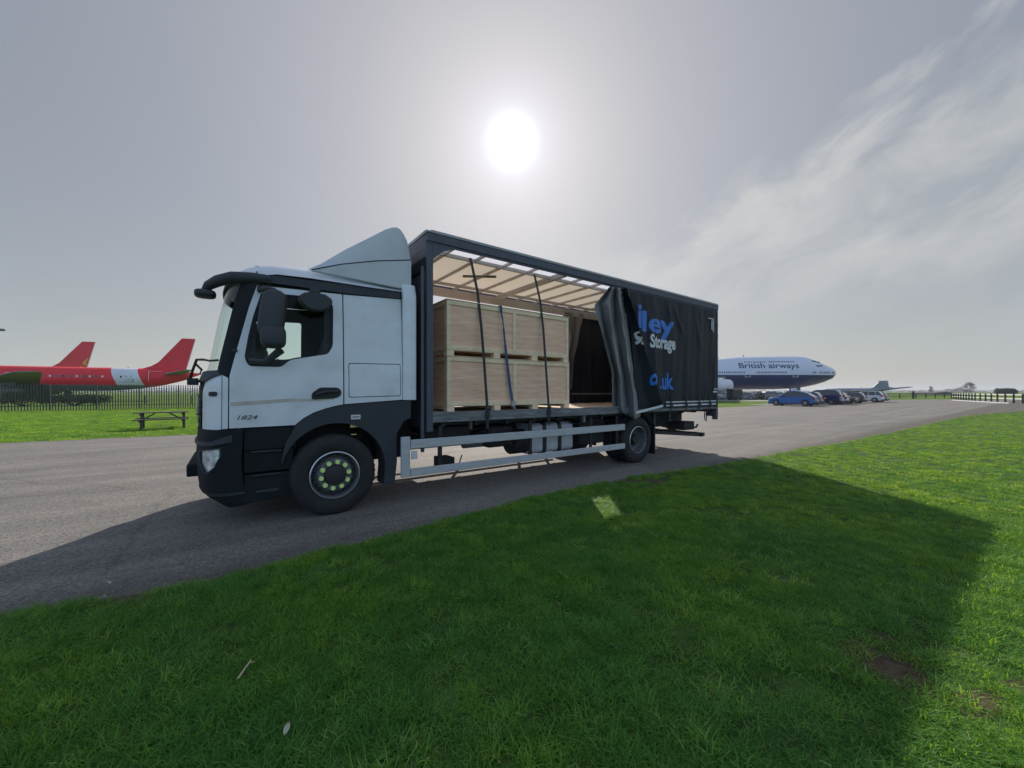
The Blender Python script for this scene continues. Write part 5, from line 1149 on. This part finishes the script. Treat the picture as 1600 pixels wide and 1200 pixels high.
row = [((33.2, 42.4), 'bright blue coupe SUV at the near left end of the parked row', P_blue, 4.6, 1.9, 1.66, 'coupe'), ((36.3, 45.6), 'black car tucked between the bright blue and the navy SUV', P_black, 4.3, 1.8, 1.55, 'hatch'), ((40.2, 47.4), 'tall navy blue SUV with roof rails beside the bright blue car', P_navy, 4.7, 1.9, 1.82, 'suv'),
       ((42.6, 49.4), 'silver car between the navy SUV and the dark teal car', P_silver, 4.4, 1.8, 1.5, 'hatch'), ((45.3, 51.2), 'low dark teal saloon in the middle of the parked row', P_teal, 4.5, 1.8, 1.42, 'saloon'), ((48.6, 53.6), 'grey hatchback next to the dark teal saloon', P_grey, 4.2, 1.78, 1.5, 'hatch'),
       ((54.7, 57.4), 'white SUV near the far right end of the parked row', P_white, 4.6, 1.88, 1.66, 'suv'), ((57.8, 60.0), 'dark grey estate car last on the right of the parked row', P_grey, 4.5, 1.85, 1.6, 'suv')]
for (xy, lab, pt, L, Wd, H, sty) in row:
    c = car(lab, 'car', pt, L, Wd, H, sty); c.location = (xy[0], xy[1], .006); c.rotation_euler = (0, 0, atan2(RC, -RS))
# cars in the far car park under the airliner
far = [(1130, 78, P_silver, 'suv', 20, 'silver van-like SUV close to the truck tail, under the airliner'), (1139, 82, P_white, 'hatch', 160, 'white hatchback partly behind the dark steps under the airliner'), (1160, 77, P_grey, 'saloon', 170, 'grey saloon just right of the dark steps under the airliner'), (1172, 80, P_silver, 'saloon', 12, 'silver saloon in the middle of the far car park'), (1184, 77, P_black, 'suv', 175, 'black SUV in the far car park under the airliner'), (1195, 79, P_silver, 'hatch', 165, 'silver hatchback right of the black SUV in the far car park'), (1207, 76, P_grey, 'suv', 10, 'dark grey SUV seen just left of the bright blue car'), (1219, 84, P_white, 'suv', 90, 'white SUV end on behind the bright blue car')]
for px, z, pt, sty, a, lab in far:
    c = car(lab, 'car', pt, 4.4, 1.8, 1.65 if sty == 'suv' else 1.48, sty, 'cars in the far car park'); c.location = ((px-800)/FPX*z+(2.2 if a > 90 else -2.2 if a < 90 else 0), z, .006); c.rotation_euler = (0, 0, radians(a))
# steps / ground unit under the airliner
sx = (1148-800)/FPX*74
b = MB(); b.box(sx-.9, sx+.9, 73, 75, .5, 2.0); b.box(sx-1.0, sx-.9, 72.9, 75.1, .3, 2.2)
r = empty('ground_unit', (0, 0, 0)); r.location = (sx, 74, 0)
def rel(m): m.v = [(x-sx, y-74, z) for x, y, z in m.v]; return m
rel(b).build('body', M_skirt, r, bevel=.05)
b = MB()
for dx in (-.6, .6):
    for y in (73.1, 74.7): b.lathe([(0, -.1), (.3, -.08), (.3, .08), (0, .1)], (sx+dx, y, .3), 'y', 12)
rel(b).build('wheel', M_gasket, r); b = MB(); b.tube([(sx-1.5, 74, .3), (sx-1.5, 74, 2.3)], .06, 6); b.beam((sx-1.5, 74, .4), (sx-.9, 74, .4), .08, .08); rel(b).build('drawbar', M_steel, r)
tag(r, 'dark boxy ground power cart standing under the white airliner', 'cart')

# ------------------------------------------------------------------ palisade fence on the left, post and rail fence on the right
M_pal = mat('palisade_green_grey', (0.045, 0.06, 0.055), 0.55, metal=.1, var=.25, vscale_=2)
FA, FB = Vector((-45.5, 28.1)), Vector((-8.5, 51.6)); fd_ = (FB-FA).normalized(); FL = (FB-FA).length; fang = atan2(fd_.y, fd_.x)
fr = empty('palisade_fence', (FA.x, FA.y, 0), fang); tag(fr, 'dark grey green palisade fence in front of the red airliner', 'fence')
pale = MB(); pale.prism([(-.034, .05), (.034, .05), (.034, 2.12), (.018, 2.24), (-.018, 2.24), (-.034, 2.12)], -.012, .0); pale.prism([(-.010, .05), (.010, .05), (.010, 2.18), (-.010, 2.18)], -.03, -.012)
p0 = pale.build('pale', M_pal, fr); np_ = int(FL/.172)
for k in range(1, min(np_, 299)): o = p0.copy(); COL.objects.link(o); o.location = (k*.172, 0, 0)
for z in (.42, 1.86):
    b = MB(); b.box(-.1, FL, .0, .05, z-.025, z+.025); b.build('rail', M_pal, fr)
b = MB(); b.box(-.05, .05, .05, .13, 0, 2.2); ps = b.build('post', M_pal, fr)
for k in range(1, int(FL/2.75)+1): o = ps.copy(); COL.objects.link(o); o.location = (k*2.75, 0, 0)
# farther low wire fence seen through the pales
b = MB(); r = empty('wire_fence', (-60, 47, 0), radians(20)); tag(r, 'low dark wire fence crossing the grass beyond the palisade fence', 'fence')
for k in range(30): MB().box(k*2.5, k*2.5+.08, 0, .08, 0, 1.1).build('post', M_pal, r)
for z in (.6, 1.0): MB().box(0, 75, .03, .05, z, z+.03).build('wire', M_pal, r)
M_rail = mat('white_rail', (0.72, 0.72, 0.70), 0.5); M_post = mat('dark_wood_post', (0.05, 0.05, 0.045), 0.8)
def rail_fence(label, P, h1, h2, mr, mp_, step, kerb=None):
    r = empty('rail_fence', (P[0][0], P[0][1], 0)); tag(r, label, 'fence'); ox, oy = P[0]
    for i, (p, q) in enumerate(zip(P, P[1:])):
        for h in (h1, h2): b = MB(); b.beam((p[0]-ox, p[1]-oy, h), (q[0]-ox, q[1]-oy, h), .06, .17); b.build('rail', mr, r)
        n = max(1, int(hypot(q[0]-p[0], q[1]-p[1])/step))
        for k in range(n):
            x = p[0]+(q[0]-p[0])*k/n-ox; y = p[1]+(q[1]-p[1])*k/n-oy+.09; b = MB(); b.box(x-.07, x+.07, y-.05, y+.09, 0, h1+.12); b.build('post', mp_, r)
    return r
def gp(px, z): return ((px-800)/FPX*z, z)
rail_fence('white railed fence running along the car park edge at far right', [gp(1488, 82), gp(1525, 66), gp(1560, 58), gp(1600, 52), gp(1700, 46)], 1.18, .62, M_rail, M_post, 2.2)
kb = MB(); P = [gp(1488, 72), gp(1525, 62), gp(1560, 55), gp(1578, 52.5)]
for p, q in zip(P, P[1:]): kb.beam((p[0], p[1], .06), (q[0], q[1], .06), .25, .12)
ke = kb.build('white_kerb', M_rail); tag(ke, 'low white kerb at the foot of the white railed fence', 'kerb')
rail_fence('dark post and wire fence right of the parked cars', [gp(1380, 88), gp(1432, 92), gp(1490, 100)], 1.1, .6, M_post, M_post, 4.5)
b = MB(); x, y = gp(1427, 88); b.box(-.18, .18, -.1, .1, 0, 1.65); o = b.build('gate_post', M_post); o.location = (x, y, 0); tag(o, 'thick dark gate post in the wire fence right of the cars', 'post')

# ------------------------------------------------------------------ picnic table on the left verge
M_wood = mat('old_dark_wood', (0.075, 0.068, 0.058), 0.85, var=.35, vscale_=3, stretch=(.5, 4, 4), bump=.3, bscale=30)
pt = empty('picnic_table', (-15.1, 16.85, .01), radians(40)); pt.scale = (.93, .93, .95); tag(pt, 'weathered dark wooden picnic table with attached benches on the verge', 'picnic table')
for k in range(5): MB().box(-.95, .95, -.36+k*.148, -.36+k*.148+.135, .72, .762).build('top_plank', M_wood, pt, bevel=.005)
for s in (-1, 1):
    for k in range(2): y = s*.74-.135+k*.14; MB().box(-.95, .95, y, y+.13, .43, .472).build('bench_plank', M_wood, pt, bevel=.005)
    x = s*.72
    b = MB(); b.box(x-.03, x+.03, -.85, .85, .35, .429); b.build('cross_beam', M_wood, pt)
    b = MB(); b.box(x-.03, x+.03, -.38, .38, .64, .719); b.build('top_bearer', M_wood, pt)
    for q in (-1, 1): b = MB(); b.beam((x+.05, q*.66, 0), (x+.05, q*.26, .715), .05, .10, (1, 0, 0)); b.build('leg', M_wood, pt)
    b = MB(); b.beam((x-.02*s, 0, .40), (s*.25, 0, .70), .05, .08, (0, 1, 0)); b.build('brace', M_wood, pt)

# ------------------------------------------------------------------ lamp post at the left edge
lp = empty('street_lamp', (-55.0, 41.0, 0)); tag(lp, 'grey lamp head reaching in at the left edge of the picture', 'lamp')
b = MB(); b.tube([(0, 0, 0), (0, 0, 7.6), (.25, 0, 8.0), (1.0, 0, 8.1)], [.09, .06, .05, .045], 10); b.build('pole', M_frame, lp, True)
blob('lamp_head', (1.35, 0, 8.1), (.42, .2, .13), M_belly, lp, 2.4)

# ------------------------------------------------------------------ shrubs, trees, woods, hills
def leaf_mat(name, c, t_, f=.3):
    m = grass_mat(name, tuple(x*.6 for x in c), c, tuple(x*.5 for x in t_), t_, f); return m
M_bush = leaf_mat('evergreen_leaf', (0.035, 0.055, 0.025), (0.05, 0.08, 0.02))
M_twig = mat('bare_twig', (0.07, 0.068, 0.07), 0.9, var=.3)
M_bark = mat('bark', (0.06, 0.052, 0.045), 0.9, var=.3, bump=.5, bscale=15)
def leaf_cloud(n, lobes, size, seed, elong=1.6):
    rnd = random.Random(seed); V = []; F = []
    for k in range(n):
        c, r = rnd.choice(lobes); u = Vector((rnd.gauss(0, 1), rnd.gauss(0, 1), rnd.gauss(0, 1))).normalized()*(rnd.random()**.45)
        p = Vector((c[0]+u.x*r[0], c[1]+u.y*r[1], c[2]+u.z*r[2])); a = Vector((rnd.uniform(-1, 1), rnd.uniform(-1, 1), rnd.uniform(-1, 1))).normalized(); b_ = a.orthogonal().normalized(); s = size*rnd.uniform(.6, 1.4)
        if p.z < .05: continue
        i = len(V); V += [p-a*s*elong*.5, p+b_*s*.4, p+a*s*elong*.5, p-b_*s*.4]; F.append((i, i+1, i+2, i+3))
    return V, F
def shrub(label, x, y, w, h, seed, m=None, group=None):
    rnd = random.Random(seed); r = empty('shrub', (x, y, 0)); tag(r, label, 'shrub', group)
    lobes = [((rnd.uniform(-.5, .5)*w, rnd.uniform(-.3, .3)*w, h*rnd.uniform(.35, .62)), (w*rnd.uniform(.2, .4), w*.3, h*rnd.uniform(.25, .38))) for _ in range(9)]
    V, F = leaf_cloud(2600, lobes, .12, seed); mesh_obj('foliage', V, F, m or M_bush, r)
    b = MB()
    for c, rr in lobes: b.tube([(0, 0, 0), (c[0]*.5, c[1]*.5, c[2]*.5), c], [.06, .04, .02], 5)
    b.build('stem', M_bark, r)
    return r
shrub('dark evergreen shrub under the red airliner wing at left edge', -54, 43, 4.6, 1.9, 1, group='dark shrubs beyond the fence')
shrub('dark low shrub just right of the one at the left edge, beyond the fence', -50.5, 45, 4.0, 1.7, 2, group='dark shrubs beyond the fence')
def bare_tree(label, x, y, h, w, seed, n=2600, cat='tree', group='distant bare trees on the right', twig=.35):
    rnd = random.Random(seed); r = empty('bare_tree', (x, y, 0)); tag(r, label, cat, group); b = MB(); ends = []
    def grow(p, d, l, rad, dep):
        q = p+d*l; b.tube([p, (p+q)/2+Vector((rnd.uniform(-1, 1), rnd.uniform(-1, 1), 0))*l*.06, q], [rad, rad*.85, rad*.65], 5, False)
        if dep == 0: ends.append(q); return
        for _ in range(3 if dep > 1 else 4):
            nd = (d+Vector((rnd.uniform(-1, 1)*w/h*1.5, rnd.uniform(-1, 1)*w/h*1.5, rnd.uniform(-.15, .55)))*.75).normalized(); grow(q, nd, l*rnd.uniform(.62, .82), rad*.6, dep-1)
        if dep > 1: ends.append(q)
    grow(Vector((0, 0, 0)), Vector((0, 0, 1)), h*.24, h*.028, 4)
    zt = max(e.z for e in ends); k = h*.94/zt; b.v = [(vx, vy, vz*k) for vx, vy, vz in b.v]; ends = [Vector((e.x, e.y, e.z*k)) for e in ends]
    b.build('trunk', M_bark, r, True)
    V = []; F = []
    lob = []
    while len(lob) < 22:
        fz = rnd.uniform(.22, .88); rr_ = w*.5*sin(pi*min(1, fz*.85+.12))**.6*.72; aa = rnd.uniform(0, 2*pi); q_ = rnd.random()**.5
        lob.append((Vector((cos(aa)*rr_*q_, sin(aa)*rr_*q_, h*fz)), (w*.17, w*.17, h*.13)))
    for _ in range(n):
        c_, rr = rnd.choice(lob); u = Vector((rnd.gauss(0, 1), rnd.gauss(0, 1), rnd.gauss(0, 1))).normalized()*rnd.random()**.4; e = Vector((c_[0]+u.x*rr[0], c_[1]+u.y*rr[1], min(h, c_[2]+u.z*rr[2])))
        d = Vector((rnd.gauss(0, 1), rnd.gauss(0, 1), rnd.gauss(.3, 1))).normalized(); l = rnd.uniform(.3, 1)*h*.09; s = d.orthogonal().normalized()*h*.006; i = len(V); V += [e-s, e+s, e+d*l]; F.append((i, i+1, i+2))
    mesh_obj('crown', V, F, M_twig, r)
    return r
for i, (px, hpx, wd, z, lab) in enumerate([(1455, 604, .5, 380, 'small distant round tree above the dark hangar roof'), (1481, 608, .6, 330, 'low broad distant tree left of the tall bare trees'), (1494, 607, .7, 300, 'wide distant tree beside the tall bare pair'), (1506, 604, .5, 290, 'slightly taller distant tree left of the tallest one'), (1516, 597, .42, 280, 'tallest bare distant tree above the white rails')]):
    h = CAMH+(612-hpx)/FPX*z+.6; bare_tree(lab, (px-800)/FPX*z, z, h, (4.5, 7.5, 9.0, 8.5, 7.5)[i], 20+i, 3200)
x, z = (1571-800)/FPX*230, 230
r = empty('hedge_copse', (x, z, 0)); tag(r, 'square-topped dark clump of trees above the white rails at far right', 'copse')
rnd = random.Random(4); lobes = [((-5.4+k*.72, rnd.uniform(-1.5, 1.5), 1.75+rnd.uniform(-.1, .1)-(.5 if k in (0, 15) else 0)), (1.0, 1.6, 1.95)) for k in range(16)]
V, F = leaf_cloud(14000, lobes, .30, 4); mesh_obj('foliage', V, F, M_bush, r); b = MB()
for k in range(9): b.tube([(-4.8+k*1.2, 0, 0), (-4.8+k*1.2, 0, 2.5)], .15, 6)
b.build('trunk', M_bark, r)
# dark low curved-roof hangar
x, z = (1459-800)/FPX*210, 210
b = MB(); n = 12; pr_ = [(-6.5, 0)]+[(-6.5+13*k/n, .25+1.15*sin(pi*k/n)**.8) for k in range(n+1)]+[(6.5, 0)]; b.prism(pr_, -6, 6)
h_ = empty('hangar', (x, z, 0)); tag(h_, 'low dark curved roof hangar at the horizon right of the grey jet', 'hangar'); b.build('roof', M_skirt, h_, True, 30)
MB().box(-1.8, 1.8, -6.1, -6.002, 0, .9).build('door', M_frame, h_)
# woods and hedgerows along the horizon
def woods(label, x0, x1, y, h, seed, n=9000, sz=1.0):
    rnd = random.Random(seed); lobes = []; x = x0
    while x < x1:
        w = rnd.uniform(.8, 2.2)*h; lobes.append(((x, y+rnd.uniform(-1, 1)*h, h*rnd.uniform(.32, .5)), (w, h, h*rnd.uniform(.32, .55)))); x += w*rnd.uniform(.5, 1.4)
    V, F = leaf_cloud(n, lobes, h*.13*sz, seed); o = mesh_obj('woods', V, F, M_bush); tag(o, label, 'woods', kind='stuff')
woods('distant hedgerow line under the horizon on the right', 330, 1500, 640, 4.5, 31, 16000)
woods('far tree line on the left horizon beyond the airliner', -1900, 100, 1150, 9, 32, 16000)
woods('distant hedge line across the fields', -700, 330, 520, 2.6, 33, 16000)
woods('far tree line across the middle of the horizon', 100, 2600, 1500, 11, 34, 16000)
M_hill = mat('hill_fields', (0.06, 0.10, 0.035), 0.95, var=.35, vscale_=.004)
def hill(name, x0, x1, y, h, seed, dep=900):
    V = []; F = []; nx, ny = 60, 10
    for i in range(nx+1):
        for j in range(ny+1):
            fx, fy = i/nx, j/ny; e = sin(pi*fx)**.8*sin(pi*min(1, fy*1.02))**.9
            z = e*h*(.75+.5*noise.noise(Vector((fx*4+seed, fy*2, 0))))-1.0; V.append((x0+(x1-x0)*fx, y+dep*fy, z))
    for i in range(nx):
        for j in range(ny): F.append((i*(ny+1)+j, (i+1)*(ny+1)+j, (i+1)*(ny+1)+j+1, i*(ny+1)+j+1))
    tag(mesh_obj(name, V, F, M_hill, None, True, 80), kind='structure')
hill('hills', -5200, -1700, 2600, 28, 1.3); hill('hills', -2600, 900, 3300, 22, 5.1)

# ------------------------------------------------------------------ small things on the near lawn
M_straw = mat('dry_straw', (0.55, 0.45, 0.32), 0.8, var=.2); M_leafd = mat('dry_leaf', (0.42, 0.42, 0.30), 0.8, var=.25)
def gpt(px, py): z = FPX*CAMH/(py-612); return ((px-800)/FPX*z, z)
x, y = gpt(372, 1082); x2, y2 = gpt(392, 1055); b = MB(); b.tube([(0, 0, .0), ((x2-x)*.5, (y2-y)*.5, .006), (x2-x, y2-y, .010)], [.006, .005, .004], 6); b.tube([((x2-x)*.85, (y2-y)*.85, .01), ((x2-x)*.9+.03, (y2-y)*.9-.004, .012)], .002, 4)
o = b.build('dry_stick', M_straw, None, True); o.location = (x, y, .075); tag(o, 'short pale dry stick lying on the lawn at lower left', 'stick')
def leaf(px, py, s, a, lab):
    x, y = gpt(px, py); n = 7; V = []; F = []
    for i in range(n):
        f = i/(n-1); w = sin(pi*f)**.8*.35
        for k in (-1, 0, 1): V.append((k*w*s, (f-.5)*s*1.6, .006*abs(k)+.004*sin(f*5)))
    for i in range(n-1):
        for k in range(2): F.append((i*3+k, i*3+k+1, (i+1)*3+k+1, (i+1)*3+k))
    o = mesh_obj('fallen_leaf', V, F, M_leafd, None, True); o.location = (x, y, .085); o.rotation_euler = (.5, .2, a); s_ = o.modifiers.new('t', 'SOLIDIFY'); s_.thickness = .001; tag(o, lab, 'leaf')
leaf(448, 1168, .034, .2, 'pale dry leaf on the lawn at the bottom left of centre')
leaf(170, 927, .03, 1.2, 'small pale leaf at the lawn edge on the left')
leaf(1555, 860, .03, .8, 'pale leaf in the sunlit grass right of the truck shadow')

straw_c = bpy.data.collections.new('straws')
for i in range(4):
    rs2 = random.Random(200+i); V = []; F = []
    for k in range(3):
        a = rs2.uniform(0, 6.28); x = rs2.uniform(-.1, .1); y = rs2.uniform(-.1, .1); l = rs2.uniform(.02, .06); q = len(V)
        V += [(x, y, .02), (x+.002*sin(a), y-.002*cos(a), .022), (x+l*cos(a), y+l*sin(a), rs2.uniform(.025, .05))]; F.append((q, q+1, q+2))
    me = bpy.data.meshes.new('straw'); me.from_pydata(V, [], F); me.materials.append(M_straw); straw_c.objects.link(bpy.data.objects.new('straw', me))
so_ = scatter('dry_straw', lawn.data, straw_c, 7, 0.6, 1.3, 21); tag(so_, 'short dry straws and cut stalks scattered in the lawn', 'straw', kind='stuff')
rnd = random.Random(77); b = MB()
for k in range(900):
    x = rnd.uniform(-6, 11); d = abs(rnd.gauss(0, .28)) if k < 650 else rnd.uniform(0, 3.5); y = edge_y(x)+.03+d; s = rnd.uniform(.003, .009)
    b.add([(x+s*rnd.uniform(.6, 1.2)*cos(a), y+s*rnd.uniform(.6, 1.2)*sin(a), .006) for a in (0, 1.6, 3.1, 4.7)]+[(x, y, .006+s*.8)], [(0, 1, 4), (1, 2, 4), (2, 3, 4), (3, 0, 4)])
gr = b.build('gravel', mat('grit', (0.30, 0.28, 0.26), 0.85, var=.5, vscale_=20)); tag(gr, 'loose grit washed along the lawn side of the road', 'gravel', kind='stuff')

# ------------------------------------------------------------------ the hazy air
hb_ = MB(); hb_.box(-5900, 5900, -60, 4600, -1.0, 40)
hz_ = hb_.build('haze', None if False else bpy.data.materials.new('haze_air')); tag(hz_, 'thin pale haze lying over the airfield', 'haze', kind='stuff')
m = hz_.data.materials[0]; m.use_nodes = True; t = m.node_tree; t.nodes.clear(); pv = t.nodes.new('ShaderNodeVolumePrincipled'); ou = t.nodes.new('ShaderNodeOutputMaterial')
pv.inputs['Color'].default_value = (0.80, 0.86, 0.95, 1); pv.inputs['Density'].default_value = 0.00022; pv.inputs['Anisotropy'].default_value = 0.3
t.links.new(pv.outputs[0], ou.inputs['Volume'])
